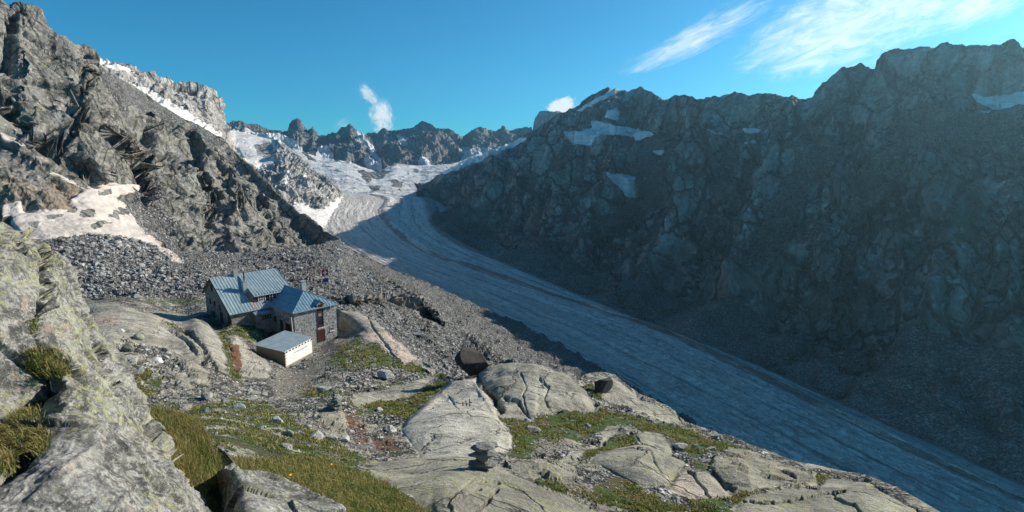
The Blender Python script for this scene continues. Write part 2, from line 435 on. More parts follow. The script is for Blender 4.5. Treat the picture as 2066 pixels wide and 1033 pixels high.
# ------------------------------------------------------------------ right mountain (in shade)
def right_mountain():
    foot = [(840, 385), (870, 420), (880, 450), (900, 470), (960, 505), (1060, 545), (1200, 598), (1300, 640), (1400, 682), (1500, 718), (1650, 783), (1800, 850), (1950, 915), (2066, 965), (2300, 1080), (2700, 1290), (3100, 1500)]
    a = np.array(foot, float)
    fr = np.hypot(*Pg(a[:, 0], a[:, 1] + 12)[:, :2].T)
    footl = [(x, y + 12, r) for (x, y), r in zip(foot, fr)]
    crest = [(840, 383, 2750), (850, 376, 2700), (900, 345, 2600), (950, 321, 2500), (1000, 301, 2350), (1050, 280, 2200), (1075, 266, 2100), (1100, 250, 2050), (1130, 226, 1980), (1165, 214, 1900), (1190, 197, 1860), (1210, 180, 1840),
             (1225, 174, 1820), (1240, 180, 1800), (1260, 182, 1790), (1275, 180, 1780), (1293, 174, 1770), (1308, 182, 1700), (1320, 190, 1660), (1345, 200, 1600), (1365, 193, 1560), (1380, 193, 1530), (1400, 200, 1490), (1440, 196, 1440), (1470, 187, 1400), (1485, 184, 1385),
             (1510, 190, 1360), (1545, 188, 1330), (1600, 192, 1290), (1622, 197, 1270), (1635, 200, 1260), (1650, 180, 1250), (1670, 163, 1240), (1690, 145, 1235), (1715, 135, 1235), (1735, 132, 1235), (1760, 141, 1235), (1768, 142, 1235), (1772, 122, 1235), (1785, 107, 1235),
             (1810, 98, 1230), (1835, 99, 1230), (1855, 91, 1225), (1880, 92, 1220), (1910, 86, 1215), (1940, 90, 1210), (1975, 96, 1205), (2005, 92, 1200), (2020, 90, 1195), (2035, 84, 1190), (2050, 92, 1185), (2070, 102, 1180), (2200, 60, 1150), (2400, 20, 1110), (2700, -10, 1060), (3100, 0, 1000)]
    m1y = [(840, 384), (870, 405), (900, 440), (1000, 490), (1060, 500), (1200, 540), (1300, 565), (1500, 610), (1700, 655), (1900, 680), (2066, 705), (2400, 760), (3100, 900)]
    m2y = [(840, 383.5), (870, 385), (900, 400), (1000, 380), (1100, 390), (1200, 400), (1400, 400), (1700, 400), (2066, 400), (2400, 420), (3100, 480)]
    m3y = [(840, 383.2), (870, 370), (900, 365), (1000, 325), (1100, 300), (1200, 270), (1300, 265), (1500, 270), (1700, 245), (1900, 215), (2066, 215), (2400, 180), (3100, 200)]
    footl = footl; fc0 = tod(crest); ff = tod(footl)
    def fc(x):
        y, r = fc0(x); z = 0 * x; return y + (.45 - ridged(np.stack([x / 34, z, z], -1), 5, .62, seed=15)) * 10 * np.clip((x - 860) / 80, 0, 1) * .75, r
    px = np.r_[np.arange(842, 2110, 1.7), np.arange(2110, 3050, 8.0)]
    def bk(dr, dz):
        def h(p):
            y, r = fc(p); q = P(p, y, r); k = (r + dr) / r; z = q[:, 2] - dz; q = q * k[:, None]; q[:, 2] = z; return q
        return h
    def hidden_shade_ridge(p):  # unseen ridge behind the crest, added to cast shade over the snow basin
        y, r = fc0(p); q = P(p, y, r + 1800); z = q[:, 2] * .90 - 25; q[:, 2] = z; return q
    def mid(yl, fr_):
        y = pline(yl, px); r0 = ff(px)[1]; r1 = fc(px)[1]; return P(px, y, r0 + (r1 - r0) * fr_)
    L = [lambda p: P(px, *ff(px)), lambda p: mid(m1y, .30), lambda p: mid(m2y, .58), lambda p: mid(m3y, .80), lambda p: P(px, *fc(px)), bk(60, 14), bk(500, 90), hidden_shade_ridge, bk(2700, 650)]
    X = loft(L, px, [120, 170, 100, 90, 10, 8, 24, 6])
    X = smooth_rows(X, it=10, axis=0)
    rows = X.shape[0]
    v = np.arange(rows)[:, None] / rows
    fade = np.clip(v * 14, .05, 1) * 1.0 * np.ones_like(X[..., 0])
    ppx, ppy = proj(X)
    cliff = np.clip((ppy - 0) * 0 + 1, 0, 1)
    y1 = pline(m1y, ppx)
    low = np.clip((ppy - y1) / 25 + .5, 0, 1)         # moraine below the cliffs
    low = np.clip(low + (wob(X, 60, 1.6)[0]), 0, 1)
    rk = 1 - .85 * low
    rkf = rk.ravel().astype(np.float32)
    ri = np.arange(rows)[:, None] * np.ones((1, len(px))); cfb = (1 - .93 * np.exp(-((ri - 483) / 50.) ** 2)).ravel().astype(np.float32); cfs = (1 - .88 * np.exp(-((ri - 483) / 26.) ** 2)).ravel().astype(np.float32)
    crestfade = np.clip(1.15 - np.abs(v - .965) * 0, 0, 1)
    X = displace(X, [
        lambda p: (ridged(rot(p + fbm(p / 300, 3, seed=18)[:, None] * 90, 2.5, (1 / 270, 1 / 900, 1 / 800)), 3, seed=1) - .5) * 130 * (.3 + .7 * rkf) * cfb,
        lambda p: (ridged(rot(p + fbm(p / 120, 3, seed=19)[:, None] * 50, 2.45, (1 / 90, 1 / 420, 1 / 300)), 4, seed=9) - .5) * 50 * (.12 + .88 * rkf) * cfb,
        lambda p: (ridged(rot(p, 2.6, (1 / 30, 1 / 170, 1 / 110)), 3, seed=12) - .5) * 14 * (.15 + .85 * rkf) * cfs,
        lambda p: facets(tiltz(p, .6, (1 / 48, 1 / 48, 1 / 30)) + fbm(p / 60, 3)[:, None] * .8, .9, 4) * 10 * rkf * cfb,
        lambda p: facets(tiltz(p, .6, (1 / 19, 1 / 19, 1 / 10)) + fbm(p / 25, 3)[:, None] * .7, .9, 5) * 4.0 * rkf * cfs,
        lambda p: facets(p / 7.0, .9, 6) * 1.3 * (.3 + .7 * rkf) * (.4 + .6 * cfs),
        lambda p: fbm(p / 30, 5, seed=7) * 5 * cfs], fade)
    ppx, ppy = proj(X)
    wx, wy = wob(X, 45, 16)
    snow = [[(1133, 268), (1190, 260), (1195, 243), (1240, 250), (1283, 258), (1325, 272), (1290, 284), (1250, 270), (1205, 275), (1192, 292), (1150, 290)],
            [(1220, 222), (1252, 222), (1248, 240), (1226, 242)], [(1220, 345), (1250, 352), (1282, 356), (1284, 400), (1262, 397), (1240, 372)],
            [(1500, 260), (1537, 260), (1530, 269), (1503, 269)], [(1498, 290), (1535, 275), (1532, 290)],
            [(1958, 188), (2000, 194), (2080, 180), (2080, 208), (2010, 222), (1970, 206)], [(1965, 222), (2000, 222), (1995, 230)],
            [(1160, 224), (1235, 180), (1240, 190), (1178, 222)], [(1312, 303), (1340, 303), (1330, 314)], [(1425, 262), (1475, 264), (1450, 272)], [(1295, 360), (1308, 352), (1303, 366)],
            [(860, 340), (950, 300), (1060, 276), (1065, 284), (960, 328), (900, 350)]]
    sn = mask(ppx, ppy, snow, (wx * .8, wy * .5))
    sn = smooth_rows(smooth_rows(sn[..., None], it=1, axis=0), it=1, axis=1)[..., 0]
    # alpine grass on the slabs of the middle band
    gb = np.exp(-((ppy - (430 - (ppx - 1300) * -.05)) / 95) ** 2) * (ppx > 1050)
    gn = fbm((X.reshape(-1, 3)) / 120, 4, seed=21).reshape(sn.shape)
    grass = np.clip(gb * (.30 + 1.0 * gn), 0, .7)
    scree = np.clip(low * 1.2 - .1, 0, 1)
    gul = mask(ppx, ppy, [[(1620, 235), (1700, 300), (1640, 380), (1560, 520), (1500, 560), (1540, 420), (1600, 330)], [(1290, 300), (1340, 330), (1330, 420), (1240, 480), (1200, 440), (1290, 400)], [(1850, 215), (2066, 235), (2066, 300), (1900, 290), (1800, 330), (1750, 420), (1700, 380)]], (wx * 1.5, wy * 1.5))
    scree = np.maximum(scree, gul * .6)
    Xs = X
    for ax in (0, 1): Xs = smooth_rows(Xs, it=60, axis=ax)
    Nn = grid_normals(Xs); conc = ((Xs - X) * Nn).sum(-1); conc = smooth_rows(smooth_rows(conc[..., None], it=3), it=3, axis=1)[..., 0]
    scree = np.maximum(scree, np.clip((conc - 1.5) / 5, 0, .75))
    tint = np.exp(-((ppy - y1 + 25) / 60) ** 2) * np.clip(.6 + 1.9 * fbm(X.reshape(-1, 3) / 90, 3, seed=33).reshape(sn.shape), 0, 1)
    o = sheet('mountain', X, M_right, dict(snow=sn, grass=grass, scree=scree, tint=tint)); tag(o, kind='structure')
    return X
XR = right_mountain()

# ------------------------------------------------------------------ far ridge and snow basin
def far_ridge():
    c = [(400, 262), (440, 262), (455, 252), (470, 243), (485, 246), (500, 250), (520, 255), (545, 266), (570, 270), (583, 264), (590, 248), (600, 241), (610, 250), (620, 264), (628, 272), (631, 257), (634, 272), (660, 274), (670, 268), (680, 270), (690, 259), (706, 252), (716, 262), (728, 272), (745, 268), (760, 272), (775, 262), (786, 268), (805, 262),
         (815, 260), (835, 257), (852, 248), (862, 252), (880, 260), (895, 261), (905, 262), (915, 270), (925, 277), (940, 277), (955, 265), (972, 256), (985, 263), (1000, 268), (1015, 258), (1030, 264), (1050, 262), (1062, 258), (1076, 264), (1083, 240), (1092, 228), (1105, 226), (1125, 224), (1135, 232), (1150, 240), (1200, 250), (1300, 280)]
    crest = [(x, y, 4300 if 690 < x < 930 else 4500) for x, y in c]
    base = [(400, 330, 3900), (560, 300, 3850), (600, 300, 3900), (650, 318, 3800), (700, 325, 3700), (760, 345, 3600), (800, 330, 3700), (850, 335, 3700), (920, 328, 3750), (960, 312, 3850), (1000, 313, 3850), (1060, 292, 3900), (1100, 285, 3900), (1300, 300, 3900)]
    mid = [(400, 380, 3300), (600, 360, 3200), (700, 362, 3050), (760, 372, 2950), (850, 365, 3050), (1000, 335, 3300), (1300, 330, 3400)]
    low = [(400, 420, 2700), (600, 405, 2650), (680, 394, 2700), (760, 394, 2700), (860, 392, 2750), (1000, 380, 2800), (1300, 380, 2800)]
    low2 = [(400, 440, 2400), (600, 425, 2350), (700, 412, 2350), (860, 412, 2350), (1000, 410, 2350), (1300, 410, 2400)]
    px = np.arange(400, 1250, 1.0)
    X = loft([low2, low, mid, base, crest, back(crest, 80, 40), back(crest, 800, 500)], px, [16, 70, 90, 110, 6, 6])
    cr0 = X.copy()
    rw = np.arange(X.shape[0])[:, None] * np.ones(X.shape[:2])
    X = smooth_rows(X, it=5, axis=0)
    k = 16 + 70 + 90 + 95; X[k:] = cr0[k:]
    v = np.arange(X.shape[0])
    rock = np.clip((v - 176) / 10, 0, 1)[:, None] * np.ones(X.shape[:2]); rf = rock.ravel().astype(np.float32)
    icef = np.clip((v[:, None] - 4) / 18, 0, 1) * np.ones(X.shape[:2]); iff = icef.ravel().astype(np.float32)
    X = displace(X, [
        lambda p: (ridged(rot(p, 0, (1 / 260, 1 / 300, 1 / 900)), 5, seed=41) - .5) * 110 * rf,
        lambda p: (ridged(rot(p, .2, (1 / 70, 1 / 90, 1 / 260)), 4, seed=42) - .5) * 26 * rf,
        lambda p: facets(p / np.array([60, 60, 60]), .9, 43) * 11 * (.04 * iff + .85 * rf),
        lambda p: facets(p / 24, .9, 44) * 4.5 * (.05 * iff + .8 * rf),
        lambda p: (ridged(rot(p, .3, (1 / 220, 1 / 120, 1 / 200)), 5, seed=45) - .45) * 16 * (1 - rf) * iff,
        lambda p: (ridged(rot(p, .3, (1 / 60, 1 / 25, 1 / 30)), 4, seed=46) - .45) * 2.5 * (1 - rf) * iff], 1 - .7 * np.exp(-((rw - 288) / 14.) ** 2))
    ppx, ppy = proj(X)
    wx, wy = wob(X, 120, 22)
    basey = pline([(a, b) for a, b, _ in base], ppx + wx * .6)
    sn = np.clip((ppy - basey) / 3 + .5, 0, 1).astype(np.float32)
    rocks = [[(715, 345), (735, 340), (752, 356), (742, 368)], [(745, 374), (765, 374), (768, 386), (750, 386)], [(640, 300), (700, 310), (700, 325), (660, 322)], [(560, 280), (600, 290), (640, 325), (600, 320)],
             [(790, 365), (812, 368), (806, 380), (790, 376)], [(835, 340), (850, 340), (846, 350), (834, 350)], [(740, 340), (790, 345), (770, 360), (742, 352)]]
    sn *= 1 - mask(ppx, ppy, rocks, (wx * .7, wy * .5))
    snp = [[(718, 262), (735, 270), (755, 300), (768, 322), (758, 322), (738, 296), (722, 280)], [(800, 275), (823, 275), (820, 293), (806, 293)], [(925, 295), (950, 300), (1010, 297), (1062, 276), (1064, 284), (960, 330), (925, 330), (938, 310)],
           [(735, 318), (770, 318), (770, 345), (740, 345)], [(460, 262), (560, 270), (600, 285), (625, 330), (560, 330), (470, 300)], [(490, 252), (515, 268), (535, 280), (500, 275)], [(640, 300), (660, 292), (675, 312), (672, 330), (640, 330)], [(845, 315), (860, 318), (872, 340), (845, 340)]]
    sn = np.maximum(sn, mask(ppx, ppy, snp, (wx * .4, wy * .3)))
    sn = smooth_rows(smooth_rows(sn[..., None], it=1, axis=0), it=1, axis=1)[..., 0]
    o = sheet('far_mountain', X, M_far, dict(snow=sn)); tag(o, kind='structure')
far_ridge()

# ------------------------------------------------------------------ snowy sunlit spur in the middle left
MID_SNOW = [[(440, 255), (560, 265), (560, 300), (545, 310), (553, 330), (500, 330), (480, 300), (450, 285)], [(600, 405), (640, 425), (690, 395), (715, 425), (700, 450), (640, 470), (560, 430)]]
def mid_spur():
    crest = [(380, 300, 2700), (430, 275, 2900), (455, 262, 3000), (475, 262, 3050), (500, 268, 3000), (530, 276, 2950), (548, 280, 2900), (560, 281, 2850), (575, 290, 2750), (590, 303, 2680), (610, 320, 2600), (630, 338, 2540), (650, 354, 2480), (670, 372, 2420), (688, 392, 2370), (700, 410, 2330), (712, 424, 2280), (730, 432, 2240)]
    foot = [(380, 470, 1450), (450, 470, 1480), (560, 475, 1500), (600, 470, 1520), (640, 466, 1560), (665, 455, 1680), (690, 440, 1900), (712, 430, 2150), (730, 434, 2230)]
    px = np.arange(382, 730, .8)
    fc = tod(crest); ff = tod(foot)
    def mid(k, e):
        def h(p):
            y0, r0 = ff(p); y1, r1 = fc(p); return P(p, y0 + (y1 - y0) * (1 - (1 - k) ** e), r0 + (r1 - r0) * k)
        return h
    X = loft([foot, mid(.35, 1.0), mid(.7, 1.1), crest, back(crest, 60, 40), back(crest, 500, 450)], px, [90, 100, 80, 6, 6])
    X = smooth_rows(X, it=6)
    sx, sy = proj(X); sw = mask(sx, sy, MID_SNOW); sw = smooth_rows(smooth_rows(sw[..., None], it=4), it=4, axis=1)[..., 0]
    X = displace(X, [
        lambda p: (ridged(tiltz(p, .5, (1 / 130, 1 / 200, 1 / 260)), 5, seed=51) - .5) * 50,
        lambda p: facets(tiltz(p, .7, (1 / 55, 1 / 55, 1 / 24)), .7, 53) * 8,
        lambda p: facets(tiltz(p, .7, (1 / 22, 1 / 22, 1 / 9)), .9, 54) * 5,
        lambda p: fbm(p / 25, 4, seed=55) * 6], (1 - .85 * sw) * np.clip(np.arange(X.shape[0])[:, None] / 12, .1, 1) * (1 - .6 * np.exp(-((np.arange(X.shape[0])[:, None] - 270) / 18.) ** 2)))
    ppx, ppy = proj(X); wx, wy = wob(X, 60, 15)
    ps = [[(440, 255), (560, 265), (560, 300), (545, 310), (553, 330), (500, 330), (480, 300), (450, 285)], [(600, 405), (640, 425), (690, 395), (715, 425), (700, 450), (640, 470), (560, 430)], [(500, 335), (550, 320), (550, 335), (520, 345)],
          [(575, 345), (582, 345), (584, 372), (577, 372)], [(610, 350), (618, 352), (616, 366)], [(560, 265), (600, 290), (600, 300), (570, 290)], [(450, 280), (520, 330), (500, 340), (455, 300)]]
    sn = mask(ppx, ppy, ps, (wx, wy * .7)); sn *= 1 - mask(ppx, ppy, [[(515, 290), (548, 288), (560, 312), (540, 322), (518, 312)]], (wx * .5, wy * .5)) * .9
    sn = smooth_rows(smooth_rows(sn[..., None], it=1, axis=0), it=1, axis=1)[..., 0]
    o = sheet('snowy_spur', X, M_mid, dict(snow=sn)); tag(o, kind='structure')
mid_spur()

# ------------------------------------------------------------------ hazy summit behind the left cliff
def back_summit():
    crest = [(130, 95, 1500), (160, 108, 1550), (200, 119, 1600), (225, 126, 1620), (250, 131, 1640), (270, 141, 1660), (300, 150, 1680), (330, 160, 1700), (350, 170, 1720), (370, 176, 1730), (400, 177, 1740), (418, 178, 1750), (430, 187, 1760), (440, 203, 1770), (448, 225, 1780), (456, 248, 1790), (462, 270, 1800), (468, 300, 1810), (480, 340, 1820), (500, 380, 1850)]
    foot = [(130, 300, 1200), (300, 330, 1250), (400, 400, 1300), (440, 420, 1350), (500, 440, 1500)]
    px = np.arange(130, 500, .9)
    X = loft([foot, crest, back(crest, 50, 30), back(crest, 300, 300)], px, [240, 6, 6])
    X = smooth_rows(X, it=4)
    X = displace(X, [
        lambda p: (ridged(tiltz(p, .3, (1 / 120, 1 / 160, 1 / 260)), 5, seed=61) - .5) * 26,
        lambda p: facets(tiltz(p, .45, (1 / 60, 1 / 60, 1 / 14)), .9, 63) * 8,
        lambda p: facets(tiltz(p, .45, (1 / 25, 1 / 25, 1 / 8)), .9, 64) * 3.5,
        lambda p: fbm(p / 20, 4, seed=65) * 4])
    ppx, ppy = proj(X); wx, wy = wob(X, 50, 12)
    ps = [[(270, 168), (300, 180), (350, 205), (400, 238), (445, 270), (440, 300), (300, 220)], [(195, 118), (250, 132), (275, 150), (240, 142), (200, 128)]]
    sn = mask(ppx, ppy, ps, (wx, wy * .6)) ; sn = smooth_rows(smooth_rows(sn[..., None], it=1, axis=0), it=1, axis=1)[..., 0]
    o = sheet('hazy_summit', X, M_mid, dict(snow=sn)); tag(o, kind='structure')
back_summit()

# ------------------------------------------------------------------ left cliff with the snow bowl
def left_cliff():
    foot = [(-260, 560, 360), (-100, 520, 350), (0, 500, 345), (60, 488, 350), (100, 482, 352), (170, 474, 360), (230, 474, 370), (300, 496, 380), (340, 508, 390), (400, 514, 400), (520, 530, 415), (600, 530, 430), (690, 512, 470), (730, 520, 480)]
    crest = [(-260, -140, 520), (-100, -60, 520), (0, -5, 520), (18, 22, 522), (28, 12, 524), (36, 5, 525), (50, 8, 526), (76, 14, 528), (84, 30, 530), (96, 48, 533), (115, 66, 536), (130, 76, 540), (150, 86, 548), (172, 92, 556), (186, 102, 562), (198, 124, 568), (215, 140, 600), (240, 155, 650), (270, 172, 700), (300, 193, 720), (330, 213, 730),
             (370, 237, 735), (400, 250, 735), (430, 268, 730), (450, 280, 720), (470, 300, 700), (490, 322, 680), (520, 352, 650), (560, 392, 615), (600, 430, 585), (640, 462, 550), (675, 488, 520), (700, 506, 500), (730, 520, 485)]
    px = np.arange(-255, 722, 1.6)
    ff = tod(foot); fc = tod(crest)
    def mid(k, e):
        def h(p):
            y0, r0 = ff(p); y1, r1 = fc(p); return P(p, y0 + (y1 - y0) * e, r0 + (r1 - r0) * k)
        return h
    X = loft([mid(-.08, -.06), foot, mid(.30, .22), mid(.62, .60), crest, back(crest, 25, 12), back(crest, 160, 150)], px, [10, 90, 150, 170, 8, 8])
    X = smooth_rows(X, it=8)
    ppx, ppy = proj(X); wx, wy = wob(X, 18, 16)
    snowp = [[(20, 425), (90, 425), (150, 418), (140, 400), (160, 388), (190, 372), (300, 370), (300, 382), (235, 398), (255, 420), (285, 460), (330, 495), (340, 506), (300, 500), (170, 478), (90, 485), (50, 480), (20, 450)],
             [(0, 262), (30, 278), (60, 296), (40, 296), (0, 276)], [(95, 345), (140, 360), (185, 382), (150, 378), (100, 352)], [(0, 412), (40, 405), (45, 432), (0, 440)]]
    snowd = mask(ppx, ppy, snowp)
    rk = 1 - .96 * smooth_rows(smooth_rows(snowd[..., None], it=6, axis=0), it=6, axis=1)[..., 0]
    apron = [[(-260, 490), (100, 472), (170, 468), (340, 500), (520, 510), (722, 500), (722, 560), (-260, 600)]]
    ap = mask(ppx, ppy, apron); ap = smooth_rows(ap[..., None], it=10)[..., 0]
    scr = mask(ppx, ppy, [[(205, 130), (330, 212), (430, 268), (455, 300), (430, 300), (390, 262), (340, 240), (260, 215), (225, 180)]], (wx, wy))
    rubble = mask(ppx, ppy, [[(255, 410), (300, 385), (330, 400), (340, 440), (380, 480), (340, 500), (285, 455)]], (wx, wy))
    rk = rk * (1 - .9 * ap) * (1 - .75 * smooth_rows(scr[..., None], it=6)[..., 0]); rf = rk.ravel().astype(np.float32)
    X = displace(X, [
        lambda p: (ridged(tiltz(p, .75, (1 / 75, 1 / 90, 1 / 150)), 4, seed=71) - .55) * 18 * rf,
        lambda p: facets(tiltz(p, .75, (1 / 34, 1 / 40, 1 / 20)) + fbm(p / 40, 3, seed=2)[:, None] * .8, .5, 73) * 8.0 * rf,
        lambda p: facets(tiltz(p, .75, (1 / 13, 1 / 15, 1 / 7)) + fbm(p / 15, 3, seed=3)[:, None] * .7, .55, 74) * 2.0 * rf,
        lambda p: facets(tiltz(p, .9, (1 / 5.5, 1 / 6.5, 1 / 3.2)), 1.0, 75) * .8 * (.06 + .94 * rf),
        lambda p: facets(p / 2.4, 1.0, 76) * .25 * (.05 + .95 * rf),
        lambda p: fbm(p / 12, 5, seed=77) * 1.6], (1 - .6 * np.exp(-((np.arange(X.shape[0])[:, None] - 420) / 20.) ** 2)) * np.ones((1, X.shape[1])))
    X = smooth_rows(smooth_rows(X, it=2, axis=0), it=2, axis=1)
    X = displace(X, [lambda p: facets(tiltz(p, .9, (1 / 3.6, 1 / 4.2, 1 / 2.0)), .7, 78) * .7 * rf, lambda p: fbm(p / 3, 3, seed=79) * .5])
    ppx, ppy = proj(X)
    # gullies and the big dark cleft
    N = grid_normals(smooth_rows(smooth_rows(X, it=6, axis=0), it=6, axis=1))
    g = np.zeros(ppx.shape)
    for ln, w, d in [([(178, 120), (172, 160), (165, 200), (160, 240), (120, 300)], 6, 9), ([(310, 240), (300, 290), (285, 340), (300, 400)], 9, 12), ([(385, 265), (395, 300), (410, 350), (430, 400), (420, 450)], 9, 10), ([(150, 220), (200, 240), (250, 290), (290, 350)], 12, 9), ([(0, 200), (60, 260), (130, 320), (200, 360)], 12, 10), ([(520, 400), (540, 440), (560, 480)], 6, 5), ([(440, 330), (480, 380), (500, 440)], 7, 6), ([(30, 30), (25, 80), (10, 140)], 9, 9)]:
        g -= d * np.exp(-(dline(ppx + wx * .6, ppy + wy * .6, ln) / w) ** 2)
    X = X + N * g[..., None]
    ppx, ppy = proj(X)
    sn = mask(ppx, ppy, snowp, (wx * 1.1, wy * .8))
    sn *= 1 - mask(ppx, ppy, [[(135, 405), (155, 400), (150, 425), (132, 428)], [(160, 420), (190, 422), (188, 436), (162, 432)], [(212, 425), (260, 422), (255, 434), (215, 434)], [(95, 440), (130, 436), (126, 446), (98, 448)], [(190, 452), (225, 448), (222, 458), (196, 460)], [(205, 384), (222, 380), (224, 392), (208, 394)], [(60, 455), (80, 452), (78, 462)]], (wx * 1.6, wy * 1.2))
    sn = smooth_rows(smooth_rows(sn[..., None], it=1, axis=0), it=1, axis=1)[..., 0]
    tint = mask(ppx, ppy, [[(-260, 370), (80, 372), (155, 378), (150, 420), (60, 425), (-260, 430)], [(90, 270), (110, 265), (105, 300), (90, 300)], [(280, 300), (300, 310), (292, 350), (278, 345)]], (wx, wy))
    edge = dline(ppx, ppy, [(a, b) for a, b, _ in crest if a > 320])
    gr = np.exp(-(edge / 26) ** 2) * .42 * (ppx > 330) + mask(ppx, ppy, [[(100, 110), (170, 120), (160, 170), (90, 170), (70, 140)], [(170, 190), (210, 200), (240, 240), (190, 230)]], (wx, wy)) * .28
    scree = np.maximum(np.maximum(ap, scr), rubble * .8)
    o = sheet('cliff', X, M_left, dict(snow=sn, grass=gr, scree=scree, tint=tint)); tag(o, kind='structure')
left_cliff()

# ------------------------------------------------------------------ glacier
def glacier():
    Rr = [(800, 394), (862, 398), (876, 430), (888, 460), (930, 490), (1060, 547), (1300, 647), (1500, 724), (1800, 858), (2066, 975), (2400, 1120), (2800, 1300)]
    Mm = [(745, 394), (775, 405), (765, 430), (790, 465), (860, 512), (1000, 560), (1150, 610), (1322, 668), (1500, 750), (1708, 853), (2066, 1025), (2500, 1240)]
    Lf = [(660, 394), (655, 415), (640, 440), (645, 465), (690, 500), (780, 556), (920, 615), (1050, 690), (1200, 790), (1450, 950), (1700, 1100), (2000, 1300)]
    M2 = [(700, 394), (715, 410), (700, 435), (720, 470), (790, 520), (900, 570), (1020, 625), (1180, 700), (1370, 800), (1600, 930), (1850, 1070), (2200, 1260)]
    def res(L, n):
        L = np.array(L, float); k = np.arange(len(L)); q = np.linspace(0, len(L) - 1, n)
        def cr(c):
            m = np.gradient(c); i = np.minimum(q.astype(int), len(L) - 2); t = q - i
            return (2 * t ** 3 - 3 * t ** 2 + 1) * c[i] + (t ** 3 - 2 * t ** 2 + t) * m[i] + (-2 * t ** 3 + 3 * t ** 2) * c[i + 1] + (t ** 3 - t ** 2) * m[i + 1]
        return Pg(cr(L[:, 0]), cr(L[:, 1]))
    n = 1100
    a, b, c, d = [res(q, n) for q in (Lf, M2, Mm, Rr)]
    for q in (a, b, c, d):
        for _ in range(20): q[1:-1] = (q[:-2] + 2 * q[1:-1] + q[2:]) / 4
    out = []; tv = []
    for P0, P1, t0, t1, m in ((a + (a - b) * 1.2, a, -.5, 0, 50), (a, b, 0, .40, 130), (b, c, .40, .75, 110), (c, d, .75, 1, 70), (d, d + (d - c) * 1.5, 1, 1.4, 30)):
        for k in range(m): t = k / m; out.append(P0 * (1 - t) + P1 * t); tv.append(t0 + (t1 - t0) * t)
    X = np.stack(out, 0); tv = np.array(tv)[:, None] * np.ones((1, n))
    s = np.zeros(n); s[1:] = np.cumsum(np.hypot(*(np.diff(b, axis=0)[:, :2].T))); sv = s[None] * np.ones_like(tv)
    fl = np.stack([tv.ravel() * 300 / 14, sv.ravel() / 160, np.zeros(tv.size)], -1)
    p = X.reshape(-1, 3)
    dz = fbm(fl, 4, seed=81) * 2.2 + (ridged(np.stack([tv.ravel() * 14, sv.ravel() / 40, np.zeros(tv.size)], -1), 4, seed=82) - .5) * .9 + fbm(p / 9, 4, seed=83) * 1.5
    X[..., 2] += dz.reshape(tv.shape) + 6 * np.exp(-((tv - .78) / .025) ** 2) - 45 * np.clip((tv - 1.01) / .12, 0, 1) + 3 * np.sin(np.clip(tv, 0, 1) * 3.14)
    m, g = new_mat('glacier_ice')
    t_ = g.attr('flow_t'); s_ = g.attr('flow_s')
    pos = g.n('ShaderNodeNewGeometry').outputs['Position']
    f1 = g.n('ShaderNodeCombineXYZ', {0: g.m('MULTIPLY', t_, 26.0), 1: g.m('DIVIDE', s_, 260.0), 2: 0.0}).outputs[0]
    f2 = g.n('ShaderNodeCombineXYZ', {0: g.m('MULTIPLY', t_, 90.0), 1: g.m('DIVIDE', s_, 45.0), 2: 0.0}).outputs[0]
    a1 = g.noise(f1, 1.0, 6, .6, .3); a2 = g.noise(f2, 1.0, 6, .65, .4)
    a3 = g.noise(pos, .12, 8, .7); a4 = g.noise(pos, .35, 5, .78); a5 = g.vor(g.n('ShaderNodeCombineXYZ', {0: g.m('ADD', g.m('MULTIPLY', t_, 22.0), g.m('MULTIPLY', a3, 1.6)), 1: g.m('ADD', g.m('DIVIDE', s_, 9.0), g.m('MULTIPLY', a3, 5.0)), 2: 0.0}).outputs[0], 1.0, 'DISTANCE_TO_EDGE')
    col = g.mix(g.mr(a1, .34, .66), (.70, .65, .60), (.97, .91, .85))
    col = g.mix(g.m('MULTIPLY', g.mr(a2, .52, .60), .5), col, (.17, .175, .175))
    col = g.mix(g.m('MULTIPLY', g.mr(a3, .56, .70), .28), col, (.16, .165, .165))
    col = g.mix(g.m('MULTIPLY', g.mr(a4, .55, .63), .6), col, (.10, .11, .12))
    col = g.mix(g.m('MULTIPLY', g.m('MULTIPLY', g.mr(a5, .0, .09, 1.0, 0.0), g.mr(a3, .38, .55)), .45), col, (.16, .18, .19))
    def band(t0, w, soft, amt):
        tt = g.m('ADD', t_, g.m('MULTIPLY', g.m('SUBTRACT', a1, .5), soft))
        e = g.m('ABSOLUTE', g.m('SUBTRACT', tt, t0))
        return g.m('MULTIPLY', g.mr(e, w * .35, w, 1.0, 0.0), amt)
    deb = band(.755, .018, .12, .8)
    for q in ((1.0, .05, .09, .9), (.90, .012, .09, .55), (.84, .006, .06, .5), (.48, .010, .08, .55), (.60, .007, .07, .55), (.54, .004, .05, .4), (-.02, .09, .22, .9), (.14, .006, .07, .5), (-.3, .25, .1, .95), (1.25, .24, .05, .95), (.30, .006, .07, .45), (.22, .004, .05, .4), (.68, .006, .06, .5)):
        deb = g.m('MAXIMUM', deb, band(*q))
    dn = g.mr(g.noise(pos, .5, 6, .75), .3, .7)
    deb = g.m('MULTIPLY', deb, g.mr(a2, .30, .55, .55, 1.0))
    dcol = g.mix(dn, (.07, .072, .070), (.20, .198, .19))
    col = g.mix(deb, col, dcol)
    # clean white snow high up on the glacier
    h = g.m('ADD', g.m('MULTIPLY', a3, 1.6), g.m('MULTIPLY', a2, 1.0))
    h = g.m('ADD', g.m('ADD', h, g.m('MULTIPLY', a4, .6)), g.m('MULTIPLY', g.mr(a5, 0, .12), .35))
    finish(g, col, .75, h, 1.0, 3.0)
    o = sheet('glacier', X, m, dict(flow_t=tv, flow_s=sv)); tag(o, kind='structure')
glacier()
